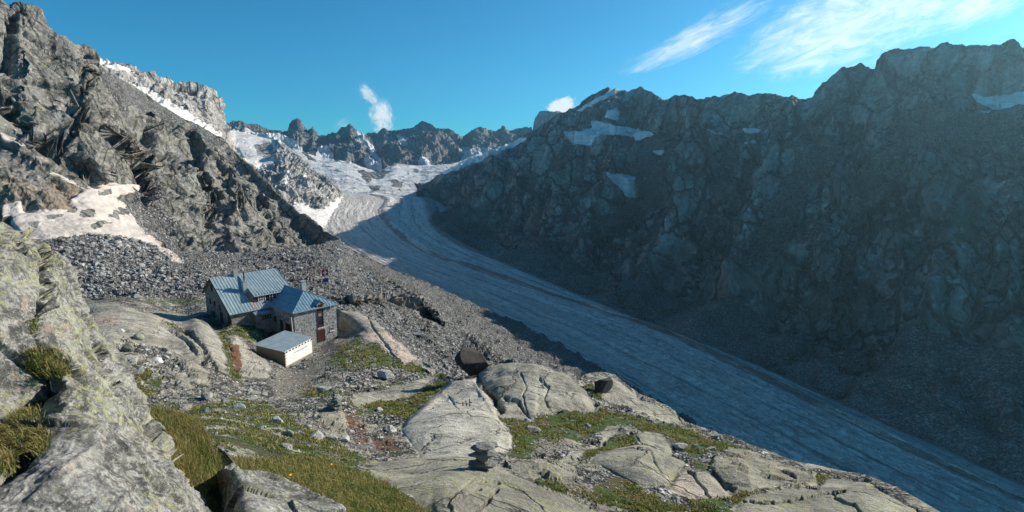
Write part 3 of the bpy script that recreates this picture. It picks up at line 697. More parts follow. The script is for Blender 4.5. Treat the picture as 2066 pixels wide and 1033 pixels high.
# ------------------------------------------------------------------ near ground: sheets given by what one sees and how far away it is
def psheet(px, bot, top, ctrl, nrow, skirt=26, srow=18, drop=1.0, mod=None, power=1.0):
    f = tps([(a, b) for a, b, _ in ctrl], [math.log(c) for _, _, c in ctrl])
    yb = pline(bot, px); yt = pline(top, px)
    t = np.linspace(0, 1, nrow)[:, None] ** power
    PY = yb[None] * (1 - t) + yt[None] * t; PX = px[None] * np.ones_like(t)
    lr = f(PX, PY)
    if mod is not None: lr = lr + mod(PX, PY)
    X = P(PX, PY, np.exp(lr))
    last = X[-1]; r = np.hypot(last[:, 0], last[:, 1])
    k = (np.arange(1, srow + 1) / srow)[:, None] ** 1.6
    dr = k * skirt
    sk = last[None] * ((r[None] + dr) / r[None])[..., None]
    sk[..., 2] = last[None, :, 2] - drop * dr * np.clip(dr / (skirt * .15), .2, 1) * 1.0
    return np.concatenate([X, sk], 0)

# ---- scree between the cliff and the hut, running out to the old moraine
SCR_TOP = [(-260, 470), (60, 486), (100, 486), (170, 476), (230, 480), (300, 492), (345, 510), (420, 512), (500, 512), (600, 500), (680, 488), (692, 494), (712, 512), (735, 533), (760, 550), (775, 562), (800, 576), (820, 588), (850, 600), (862, 615), (870, 627), (900, 648), (930, 672), (960, 690), (985, 708), (1000, 728), (1030, 745), (1080, 790), (1200, 860)]
scr_ctrl = [(-200, 640, 180), (-200, 490, 300), (0, 620, 180), (0, 540, 230), (0, 490, 310), (170, 610, 172), (170, 540, 235), (170, 482, 325), (300, 610, 168), (300, 540, 250), (300, 497, 340), (415, 615, 170), (415, 550, 255), (420, 518, 370),
            (560, 640, 165), (560, 570, 230), (560, 515, 400), (680, 640, 170), (690, 600, 210), (680, 560, 270), (690, 496, 480), (740, 660, 165), (760, 600, 250), (775, 562, 350), (735, 533, 420), (800, 700, 160), (820, 650, 215), (860, 680, 200), (840, 605, 280), (865, 628, 262), (880, 740, 160),
            (900, 700, 200), (930, 675, 250), (960, 760, 165), (985, 708, 235), (1000, 740, 210), (1080, 800, 170), (1200, 880, 150)]
CUT_TOP = [(690, 606), (720, 602), (760, 600), (790, 597), (820, 595), (850, 603)]
def scree_sheet():
    px = np.arange(-260, 1200, 1.3)
    cut = [(690, 604), (760, 599), (820, 596), (850, 603), (872, 632), (868, 632), (850, 628), (815, 619), (780, 612), (740, 614), (700, 613)]
    def mod(x, y):
        # the eroded face of the moraine: ground further away jumps up
        m = np.zeros_like(x)
        b = pline([(660, 614), (700, 612), (740, 614), (780, 612), (815, 619), (850, 628), (872, 634), (900, 660)], x); t = pline([(660, 612), (700, 604), (760, 600), (820, 596), (850, 603), (872, 628), (900, 655)], x)
        w = np.clip((b - y) / np.maximum(b - t, 1), 0, 1) * np.clip((x - 665) / 45, 0, 1) * np.clip((905 - x) / 30, 0, 1)
        return -.10 * w * np.exp(-np.clip(t - y, 0, 99) / 25)
    bot = [(-260, 680), (60, 660), (170, 640), (415, 660), (560, 680), (680, 680), (745, 690), (800, 735), (850, 770), (900, 800), (1000, 810), (1200, 930)]
    X = psheet(px, bot, SCR_TOP, scr_ctrl, 300, 160, 30, .75, mod)
    X = smooth_rows(X, it=2)
    ppx, ppy = proj(X); wx, wy = wob(X, 12, 10)
    cutm = mask(ppx, ppy, [cut], (wx * .3, wy * .3))
    cutm = smooth_rows(smooth_rows(cutm[..., None], it=1), it=1, axis=1)[..., 0]; cf = cutm.ravel()
    rid = mask(ppx, ppy, [[(940, 680), (975, 660), (1000, 700), (1020, 735), (960, 735), (925, 705)]], (wx * .5, wy * .5)).ravel()
    X = displace(X, [lambda p: fbm(p / 45, 4, seed=91) * 3.2, lambda p: facets(p / 6.0, .9, 92) * .9, lambda p: facets(p / 2.6, .9, 93) * .7, lambda p: facets(p / 1.4, .9, 94) * .35,
                     lambda p: (ridged(p * np.array([1 / 5., 1 / 5., 1 / 40.]), 3, seed=95) - .5) * (7 * cf + 5 * rid)])
    ppx, ppy = proj(X)
    scree = 1 - cutm * .9
    tint = np.exp(-(dline(ppx, ppy, SCR_TOP[10:19]) / 7) ** 2) * .8
    snow = mask(ppx, ppy, [[(315, 488), (345, 505), (368, 522), (375, 528), (350, 526), (320, 505)], [(345, 520), (372, 526), (366, 532), (345, 528)]], (wx * .3, wy * .3))
    snow = smooth_rows(snow[..., None], it=1)[..., 0]
    o = sheet('scree_slope', X, M_scree, dict(scree=scree, tint=tint, snow=snow, soil=cutm * .5)); tag(o, kind='structure')
    return X
XS = scree_sheet()

# ---- grey moraine flank down to the ice
def moraine():
    margin = [(640, 470), (690, 500), (740, 528), (785, 551), (840, 575), (880, 592), (920, 611), (960, 630), (1000, 650), (1050, 672), (1100, 700), (1200, 760), (1400, 890)]
    px = np.arange(640, 1400, 1.5)
    def foot(dy, dz):
        def h(p):
            q = Pg(p, pline(margin, p) + dy); q[:, 2] += dz; return q
        return h
    def mid(p):
        y = pline([(640, 505), (690, 520), (740, 560), (785, 585), (850, 620), (900, 665), (1000, 725), (1100, 800), (1400, 1000)], p)
        r = pline([(640, 620), (785, 520), (850, 430), (1000, 420), (1400, 330)], p); return P(p, y, r)
    def low(p):
        y = pline([(640, 550), (785, 660), (850, 700), (1000, 800), (1400, 1100)], p); return P(p, y, pline([(640, 400), (850, 260), (1400, 220)], p))
    X = loft([foot(-6, -9), foot(0, 0), foot(16, 22), mid, low], px, [14, 40, 130, 40])
    X = smooth_rows(X, it=4)
    X = displace(X, [lambda p: (ridged(rot(p, .5, (1 / 60, 1 / 25, 1 / 60)), 4, seed=96) - .5) * 9, lambda p: facets(p / 7, .9, 97) * 1.6, lambda p: facets(p / 3.5, .9, 98) * .8], np.clip(np.arange(X.shape[0])[:, None] / 20 - .3, .05, 1))
    ppx, ppy = proj(X)
    e = dline(ppx, ppy, margin); tint = np.exp(-(e / 10) ** 2)
    o = sheet('moraine_slope', X, M_mor, dict(scree=np.ones(ppx.shape), tint=tint * .6)); tag(o, kind='structure')
M_mor = ground_mat('moraine_gravel', 5.0, (.12, .118, .112), (.2, .2, .19), (.3, .3, .29), crack=.3, bump=.35, screeS=1.7, sc_lo=.14, sc_hi=.34, tintc=(.50, .49, .47))
moraine()

# ---- the terrace of slabs, turf and stones on which the hut stands
HC = np.array([-37.92, 95.76]); HYAW = .8439; HU = np.array([math.cos(HYAW), math.sin(HYAW)]); HV = np.array([-HU[1], HU[0]]); HZ = -32.75
def hut_w(u, v, z): q = HC + HU * u + HV * v; return np.array([q[0], q[1], HZ + z])
def c3(p): x, y = proj(np.asarray(p)[None]); return (float(x[0]), float(y[0]), float(math.hypot(p[0], p[1])))
near_ctrl = [(-150, 1150, 6), (200, 1150, 6), (450, 1150, 6.2), (700, 1150, 7), (900, 1150, 8), (1200, 1150, 10.5), (1500, 1150, 15), (1860, 1150, 18), (2200, 1150, 18),
             (300, 1033, 7.0), (450, 1033, 7.3), (700, 1033, 8.2), (900, 1033, 9.6), (1100, 1033, 12.5), (1300, 1033, 16), (1500, 1033, 19), (1860, 1033, 22),
             (500, 960, 10.5), (700, 960, 13), (850, 960, 15), (975, 945, 17), (1150, 950, 19.5), (1250, 985, 18.5), (1400, 1000, 19.5), (450, 890, 15), (600, 900, 19), (700, 920, 19), (850, 930, 19), (1000, 925, 19.5),
             (300, 800, 38), (400, 830, 29), (500, 830, 31), (675, 830, 33), (675, 800, 38), (720, 890, 25), (800, 900, 23.5), (1000, 890, 23), (1100, 880, 27), (1300, 870, 31), (1450, 905, 30), (1550, 960, 26), (1640, 965, 28), (1750, 1000, 24),
             (300, 700, 68), (380, 760, 50), (450, 770, 52), (600, 780, 52), (750, 780, 50), (850, 800, 41), (1000, 830, 33), (1150, 835, 34), (1250, 840, 36), (200, 700, 62), (100, 800, 34), (0, 900, 18),
             (-100, 640, 100), (-100, 590, 150), (50, 620, 125), (200, 640, 100), (300, 640, 105), (180, 604, 150), (320, 604, 148), (420, 610, 140), (415, 680, 84), (560, 750, 72), (700, 700, 92), (740, 660, 105), (700, 632, 118), (745, 641, 115), (775, 665, 103), (800, 690, 92), (850, 728, 74), (890, 757, 58),
             (930, 765, 48), (1040, 732, 50), (1140, 760, 45), (1200, 766, 46), (1240, 772, 47), (1290, 808, 44), (1370, 855, 40), (1450, 885, 36), (1560, 925, 32), (1640, 950, 30.5), (1740, 975, 28), (1860, 1033, 24), (1950, 1090, 21), (2200, 1200, 20)]
for u, v, z in ((8.2, 0, 0.0), (8.2, 9, 0.3), (12, 4, -.6), (3, -3.0, -.2), (0, 0, .2), (-7.1, 8.6, 3.9), (-7.1, 14, 3.9), (-7.5, 20, 4.2), (-4, 5, 2.6), (-10, 9, 3.7), (4, 20, 1.8), (8, 16, .4), (6, 24, 2.0), (-12, 17, 4.2), (-6, 0, 1.2)):
    near_ctrl.append(c3(hut_w(u, v, z)))
SHED = dict(c=P(573, 709, 88.0), yaw=1.3047, L1=6.96, L2=4.89, H1=2.32, sl=.61)
near_ctrl.append(c3(SHED['c'] + np.array([0, 0, -2.45]))); 
CREST = [(-150, 592), (100, 600), (170, 604), (300, 600), (340, 603), (415, 606), (480, 612), (600, 622), (680, 622), (700, 627), (725, 632), (745, 640), (762, 652), (778, 668), (800, 690), (825, 708), (850, 727), (872, 745), (890, 757), (910, 763), (935, 768), (955, 757), (975, 741), (1005, 731), (1040, 729), (1075, 733), (1105, 745), (1140, 759), (1165, 768), (1190, 758), (1215, 756), (1240, 760), (1262, 778), (1290, 800), (1330, 818), (1352, 828), (1375, 855), (1410, 868), (1450, 884), (1480, 893), (1510, 907), (1560, 925), (1600, 942), (1645, 952), (1700, 965), (1745, 972), (1775, 985), (1810, 1003), (1860, 1035), (1950, 1090), (2200, 1200)]
SLABS = {
 'left_hump': [(173, 615), (230, 610), (280, 628), (318, 640), (345, 662), (378, 676), (402, 692), (414, 716), (406, 738), (372, 722), (338, 708), (300, 700), (262, 690), (225, 692), (190, 680), (176, 650)],
 'right_hump': [(290, 628), (340, 630), (394, 640), (424, 660), (444, 684), (454, 715), (460, 752), (440, 744), (424, 722), (408, 695), (380, 672), (348, 655)],
 'lower_block': [(345, 712), (375, 722), (408, 738), (424, 748), (420, 770), (400, 775), (380, 760), (360, 740)],
 'ochre_knob': [(455, 678), (478, 676), (490, 700), (510, 706), (532, 722), (548, 740), (545, 762), (520, 770), (500, 762), (488, 768), (470, 730), (462, 700)],
 'far_hump': [(682, 622), (700, 626), (725, 631), (748, 640), (766, 654), (780, 668), (775, 672), (750, 668), (715, 670), (684, 668)],
 'pale_ramp': [(705, 672), (750, 670), (782, 670), (800, 690), (826, 709), (852, 728), (876, 746), (890, 760), (868, 752), (846, 736), (832, 728), (818, 734), (800, 722), (788, 716), (770, 696), (755, 688), (735, 690)],
 'thin_slab': [(706, 808), (735, 790), (770, 790), (800, 778), (840, 768), (884, 764), (860, 778), (836, 792), (800, 808), (770, 812), (735, 822), (712, 822)],
 'white_slab': [(910, 768), (962, 764), (980, 790), (1000, 822), (1010, 850), (1034, 880), (1034, 908), (1000, 916), (965, 918), (920, 922), (858, 920), (830, 900), (806, 872), (822, 846), (860, 812), (890, 786)],
 'crest_slab': [(966, 756), (984, 738), (1006, 732), (1040, 730), (1075, 734), (1105, 746), (1140, 760), (1165, 776), (1190, 800), (1204, 822), (1180, 828), (1150, 826), (1110, 828), (1084, 832), (1082, 842), (1062, 843), (1040, 836), (1018, 838), (1004, 822), (984, 792), (968, 768)],
 'rim_slab': [(1190, 762), (1215, 757), (1240, 761), (1262, 779), (1290, 801), (1330, 819), (1352, 829), (1374, 856), (1340, 850), (1300, 835), (1250, 812), (1215, 800), (1200, 782)],
 'strip_slab': [(1130, 928), (1160, 912), (1208, 894), (1218, 868), (1236, 857), (1256, 860), (1246, 876), (1225, 884), (1212, 902), (1186, 914), (1156, 936)],
 'dome_behind': [(1278, 876), (1302, 872), (1332, 882), (1350, 896), (1362, 912), (1342, 914), (1320, 896), (1290, 892)],
 'round_dome': [(1186, 938), (1205, 922), (1240, 905), (1272, 898), (1304, 896), (1342, 912), (1370, 928), (1386, 940), (1364, 962), (1348, 978), (1320, 984), (1286, 982), (1250, 966), (1215, 948)],
 'pink_slab': [(1352, 990), (1368, 955), (1392, 948), (1430, 958), (1470, 996), (1480, 1004), (1400, 1006)],
 'layered_ledge': [(1425, 955), (1440, 915), (1470, 905), (1510, 912), (1560, 928), (1600, 944), (1645, 956), (1652, 985), (1600, 992), (1540, 990), (1486, 1000), (1455, 980)],
 'bottom_right_slab': [(1476, 1025), (1500, 1005), (1560, 996), (1650, 990), (1665, 966), (1700, 966), (1745, 973), (1775, 986), (1810, 1004), (1862, 1038), (1900, 1062), (1700, 1090), (1520, 1060)],
 'lichen_slab': [(738, 945), (780, 930), (860, 921), (930, 920), (965, 924), (1005, 940), (1035, 958), (1085, 982), (1150, 1008), (1200, 1036), (1250, 1070), (900, 1110), (872, 1033), (830, 1000), (780, 975), (745, 962)],
 'middle_ledge': [(1010, 935), (1060, 930), (1120, 930), (1160, 945), (1180, 965), (1150, 968), (1080, 962), (1040, 952)],
 'dark_outcrop': [(640, 835), (665, 822), (690, 828), (702, 850), (705, 885), (690, 880), (668, 862), (648, 850)],
}
SLAB_K = dict(left_hump=.07, right_hump=.07, lower_block=.05, ochre_knob=.06, far_hump=.05, pale_ramp=.03, thin_slab=.03, white_slab=.10, crest_slab=.08, rim_slab=.04, strip_slab=.03, dome_behind=.05, round_dome=.09, pink_slab=.04, layered_ledge=.05, bottom_right_slab=.05, lichen_slab=.10, middle_ledge=.03, dark_outcrop=.06)
GRASSP = [[(170, 604), (420, 606), (415, 614), (330, 614), (250, 606), (180, 612)], [(310, 636), (345, 640), (372, 655), (385, 668), (372, 676), (350, 664), (318, 650)], [(440, 668), (470, 668), (470, 720), (490, 770), (470, 770), (455, 740)],
          [(430, 655), (545, 660), (570, 690), (520, 700), (470, 672)], [(690, 690), (730, 684), (768, 700), (786, 722), (798, 745), (760, 745), (700, 742), (655, 735), (680, 715)], [(824, 706), (850, 740), (862, 760), (800, 744), (790, 724), (824, 738)], [(850, 728), (905, 760), (900, 768), (880, 764)],
          [(270, 760), (320, 745), (330, 780), (300, 800), (380, 830), (470, 800), (540, 815), (600, 850), (700, 900), (740, 930), (700, 945), (560, 930), (430, 900), (420, 860), (300, 800)],
          [(420, 930), (500, 930), (640, 925), (740, 955), (790, 985), (860, 1033), (900, 1150), (400, 1150), (400, 980)],
          [(700, 800), (640, 810), (600, 790), (620, 775), (680, 790)], [(1003, 838), (1060, 846), (1110, 832), (1210, 826), (1280, 840), (1380, 862), (1450, 890), (1520, 915), (1500, 925), (1440, 905), (1400, 920), (1350, 890), (1290, 870), (1255, 862), (1215, 868), (1180, 880), (1080, 905), (1060, 925), (1020, 925), (1036, 900), (1030, 870)],
          [(1215, 900), (1250, 878), (1280, 878), (1300, 894), (1250, 902), (1200, 924), (1160, 938), (1180, 915)], [(1100, 1000), (1060, 965), (1180, 985), (1250, 965), (1290, 985), (1340, 1010), (1400, 1020), (1300, 1040), (1150, 1000)], [(1395, 1003), (1470, 1004), (1500, 995), (1560, 1000), (1480, 1040), (1400, 1030)],
          [(1180, 780), (1200, 770), (1240, 785), (1270, 800), (1290, 815), (1200, 800)], [(700, 815), (800, 812), (880, 770), (912, 768), (870, 805), (820, 842), (770, 835), (720, 840)], [(1640, 955), (1680, 968), (1670, 975), (1640, 970)], [(1400, 930), (1425, 935), (1430, 955), (1400, 950)], [(820, 770), (780, 785), (740, 790), (790, 775)]]
PATHP = [[(655, 700), (690, 688), (700, 700), (670, 720), (640, 745), (625, 770), (610, 800), (560, 800), (540, 780), (560, 755), (600, 742), (630, 722)], [(690, 640), (740, 690), (690, 700), (680, 690)], [(1080, 895), (1110, 880), (1160, 885), (1150, 905), (1110, 920), (1085, 912)], [(1130, 985), (1190, 990), (1210, 1010), (1150, 1008)]]
RUST = [[(690, 812), (712, 818), (726, 845), (738, 870), (740, 895), (715, 890), (703, 862), (700, 835)], [(750, 870), (790, 880), (815, 915), (800, 918), (765, 905), (745, 890)], [(462, 690), (484, 700), (488, 735), (478, 760), (466, 740)]]
def near_sheet():
    px = np.arange(-150, 2200, 1.5)
    def mod(x, y):
        m = np.zeros_like(x)
        for k, q in SLABS.items():
            a = np.array(q, float); x0, x1, y0, y1 = a[:, 0].min() - 6, a[:, 0].max() + 6, a[:, 1].min() - 6, a[:, 1].max() + 6
            w = (x > x0) & (x < x1) & (y > y0) & (y < y1)
            if not w.any(): continue
            xs, ys = x[w], y[w]; ins = inpoly(xs, ys, q); d = dline(xs, ys, q, True)
            # height above the lower rim of the slab in this column
            xr = np.arange(x0, x1 + 1, 2.0); yb = np.full(len(xr), -1.0)
            n = len(q)
            for i in range(n):
                p0, p1 = a[i], a[(i + 1) % n]
                lo, hi = min(p0[0], p1[0]), max(p0[0], p1[0])
                s = (xr >= lo) & (xr <= hi)
                if hi - lo > .1: yb[s] = np.maximum(yb[s], p0[1] + (p1[1] - p0[1]) * (xr[s] - p0[0]) / (p1[0] - p0[0]))
            dv = np.clip(np.interp(xs, xr, yb) - ys, 0, None)
            hgt = (y1 - y0)
            v = (1 - np.exp(-dv / (hgt * .35))) * np.clip(d / 5, 0, 1) ** .6
            m[w] -= SLAB_K[k] * v * ins
        m = m[..., None]
        for _ in range(3): m = smooth_rows(smooth_rows(m, axis=0), axis=1)
        return m[..., 0]
    bot = [(-150, 1150), (2200, 1300)]
    X = psheet(px, bot, CREST, near_ctrl, 470, 45, 26, 1.1, mod, power=.9)
    sh = X.shape[:2]
    ppx, ppy = proj(X)
    p = X.reshape(-1, 3); r = np.hypot(p[:, 0], p[:, 1]).reshape(sh)
    wx, wy = fbm(np.stack([ppx.ravel() / 22, ppy.ravel() / 22, 0 * p[:, 0]], -1), 4, seed=3).reshape(sh) * 9, fbm(np.stack([ppx.ravel() / 22, ppy.ravel() / 22, 0 * p[:, 0] + 9], -1), 4, seed=4).reshape(sh) * 7
    slab = mask(ppx, ppy, list(SLABS.values()), (wx * .3, wy * .3))
    slab_s = smooth_rows(smooth_rows(slab[..., None], it=2), it=2, axis=1)[..., 0]
    sf = slab_s.ravel()
    rough = 1 - sf
    led = mask(ppx, ppy, [SLABS['layered_ledge'], SLABS['ochre_knob'], SLABS['lower_block'], SLABS['dark_outcrop'], SLABS['middle_ledge'], [(1060, 950), (1200, 990), (1350, 1033), (1200, 1033), (1100, 1000)]]).ravel()
    hutd = np.hypot(*(p[:, :2] - (HC + HU * 1 + HV * 7)).T)
    hf = np.clip((hutd - 9) / 14, .12, 1).astype(np.float32)          # level ground round the hut
    lr = np.log(r); st = np.maximum(np.abs(np.gradient(lr, axis=0)), np.abs(np.gradient(lr, axis=1)))
    st = smooth_rows(smooth_rows(st[..., None], it=2), it=2, axis=1)[..., 0].ravel(); sfd = 1 / (1 + (st / .010) ** 2)
    sc = np.clip(r.ravel() / 35, .35, 1.6).astype(np.float32) * hf * sfd
    gr = mask(ppx, ppy, GRASSP, (wx, wy)); gf = smooth_rows(gr[..., None], it=2)[..., 0].ravel()
    pa = mask(ppx, ppy, PATHP, (wx, wy)); pf = smooth_rows(pa[..., None], it=3)[..., 0].ravel()
    rr = rough * (1 - .75 * gf) * (1 - .85 * pf)
    X = displace(X, [
        lambda q: fbm(q / 6, 4, seed=101) * .75 * sc,
        lambda q: facets(q / 1.6 + fbm(q / 2, 2)[:, None] * .4, .8, 102) * .24 * sc * rr,
        lambda q: facets(q / .7, .8, 103) * .14 * sc * rr,
        lambda q: fbm(q / 1.2, 4, seed=104) * .12 * sc * (1 - .6 * sf),
        lambda q: (ridged(tiltz(q, .5, (1 / 5., 1 / 1.6, 1 / 2.)), 4, seed=105) - .5) * .13 * sc * sf,
        lambda q: facets(tiltz(q, -.35, (1 / 2.4, 1 / 1.3, 1 / .5)), .9, 106) * .26 * led * sfd,
        lambda q: facets(tiltz(q, -.35, (1 / 1.0, 1 / .6, 1 / .22)), .9, 107) * .09 * led * sfd])
    # cracks and grassy joints
    N = grid_normals(smooth_rows(smooth_rows(X, it=5, axis=0), it=5, axis=1))
    g = np.zeros(sh); ppx, ppy = proj(X)
    for ln, w, d in [([(960, 765), (985, 790), (1000, 812), (1012, 830)], 3.5, .55), ([(1018, 803), (1040, 808), (1062, 835)], 3, .5), ([(1052, 752), (1060, 775), (1054, 800), (1068, 842)], 2.5, .14), ([(1090, 765), (1104, 782), (1098, 805), (1110, 826)], 4, .16), ([(968, 985), (930, 1003), (900, 1010), (910, 1030)], 3, .25),
                     ([(1003, 985), (985, 1010), (960, 1033)], 3, .25), ([(1010, 975), (960, 965), (930, 985), (905, 1005)], 2.4, .12), ([(322, 650), (350, 668), (378, 690), (400, 715), (412, 738)], 4, .7), ([(372, 670), (405, 690), (425, 720), (436, 748)], 3.5, .6), ([(903, 798), (915, 812), (922, 826)], 2.2, .08),
                     ([(1500, 1010), (1560, 1015), (1640, 1000), (1700, 990)], 3, .3), ([(1680, 1000), (1720, 1020), (1740, 1040)], 3, .25), ([(740, 640), (780, 700), (800, 722)], 2, .4), ([(1285, 902), (1312, 912), (1322, 935), (1340, 962)], 2.2, .08), ([(1392, 950), (1410, 975), (1432, 1003)], 2.5, .25)]:
        g -= d * np.exp(-(dline(ppx + wx * 1.1, ppy + wy * 1.1, ln) / (w * .75)) ** 2)
    X = X + N * g[..., None]
    ppx, ppy = proj(X)
    rust = mask(ppx, ppy, RUST, (wx * 1.4, wy * 1.3)); rust = smooth_rows(smooth_rows(rust[..., None], it=1), it=1, axis=1)[..., 0]
    base = .30 + .25 * fbm(np.stack([ppx.ravel() / 40, ppy.ravel() / 25, 0 * p[:, 0]], -1), 3, seed=110).reshape(sh)
    grass = np.where(gr > .5, np.where((ppy < 935) & (ppx < 760), .58, .70), base * (1 - slab_s)) * (1 - .9 * slab_s * (1 - 0)) * (1 - .8 * pa)
    grass = np.where((gr > .5) & (slab_s > .5), .35, grass)
    lit = ((ppx > 540) & (ppx < 620) & (ppy > 640) & (ppy < 700))
    soil = np.maximum(pa * .9, .25 * (1 - slab_s) * (1 - gr))
    pale = mask(ppx, ppy, [SLABS['white_slab'], SLABS['pale_ramp'], SLABS['pink_slab']])
    tint = np.maximum(mask(ppx, ppy, [SLABS['pink_slab'], SLABS['pale_ramp'], [(682, 640), (712, 640), (700, 668), (684, 668)], [(176, 640), (230, 630), (235, 650), (185, 660)]], (wx, wy)) * .55, 0)
    pale = smooth_rows(smooth_rows(pale[..., None], it=3), it=3, axis=1)[..., 0]
    grass = smooth_rows(smooth_rows(grass[..., None], it=1), it=1, axis=1)[..., 0]
    ats = dict(grass=grass, rust=rust, soil=soil, tint=tint, slab=slab_s, pale=pale, lichen=np.clip((ppy - 700) / 300, 0, 1) * (1 - .8 * pale))
    # faces of every big slab make an object of their own
    fx = ppx[:-1, :-1]; fy = ppy[:-1, :-1]
    lab = {'left_hump': ('rock_slab', 'broad rounded grey granite slab left of the hut with a mossy cleft on top', 'rock slab'),
           'right_hump': ('rock_slab', 'steep rounded granite slab ending in a blunt nose just below the stone house', 'rock slab'),
           'far_hump': ('rock_slab', 'low shaded rock hump behind the right corner of the stone annex', 'rock slab'),
           'pale_ramp': ('rock_slab', 'long pale pinkish slab tapering down along the rim right of the hut', 'rock slab'),
           'thin_slab': ('rock_slab', 'narrow flat slab between turf strips left of the dark perched boulder', 'rock slab'),
           'white_slab': ('rock_slab', 'largest smooth whitish slab with two small dark painted marks in the middle of the terrace', 'rock slab'),
           'crest_slab': ('rock_slab', 'high humped slab with dark water streaks on the rim beside the perched boulder', 'rock slab'),
           'rim_slab': ('rock_slab', 'thin slab along the rim above the glacier beside the dark round boulder', 'rock slab'),
           'strip_slab': ('rock_slab', 'narrow winding strip of bare rock crossing the turf', 'rock slab'),
           'dome_behind': ('rock_slab', 'small arched rock ridge just behind the rounded dome', 'rock slab'),
           'round_dome': ('rock_slab', 'rounded grey dome of rock in the turf right of the tall cairn', 'rock slab'),
           'pink_slab': ('rock_slab', 'small smooth pinkish slab right of the rounded dome', 'rock slab'),
           'layered_ledge': ('rock_ledge', 'cracked layered rock ledge on the rim right of the pinkish slab', 'rock ledge'),
           'bottom_right_slab': ('rock_slab', 'long flat slab at the lower right corner of the terrace above the glacier', 'rock slab'),
           'lichen_slab': ('rock_slab', 'yellow lichen speckled slab with dark cracks carrying the tall cairn', 'rock slab'),
           'ochre_knob': ('rock_outcrop', 'jagged outcrop with rust brown face left of the wooden shed', 'rock outcrop'),
           'lower_block': ('rock_outcrop', 'dark fluted rock block below the broad slab left of the hut', 'rock outcrop'),
           'dark_outcrop': ('rock_outcrop', 'dark rounded outcrop carrying the small cairn', 'rock outcrop')}
    owner = np.zeros(fx.shape, int)
    nk = X.shape[0] - 27
    for i, k in enumerate(lab): owner[inpoly(fx, fy, SLABS[k]) & (np.arange(fx.shape[0])[:, None] <= nk)] = i + 1
    nv, nu = sh; idx = np.arange(nv * nu).reshape(sh)
    F4 = gfaces(nv, nu); ow = owner.ravel(); V = X.reshape(-1, 3)
    for i in range(len(lab) + 1):
        f = F4[ow == i]; used = np.unique(f); rem = np.zeros(nv * nu, np.int32); rem[used] = np.arange(len(used))
        at = {a: b.ravel()[used] for a, b in ats.items()}
        if i == 0:
            o = mesh_from('ground', V[used], rem[f], M_near, True, at); tag(o, kind='structure')
        else:
            nm, lb, ct = lab[list(lab)[i - 1]]
            o = mesh_from(nm, V[used], rem[f], M_near, True, at); tag(o, lb, ct, 'rock slabs on the terrace' if nm == 'rock_slab' else None, 'thing')
    return X, gr, pa, slab_s
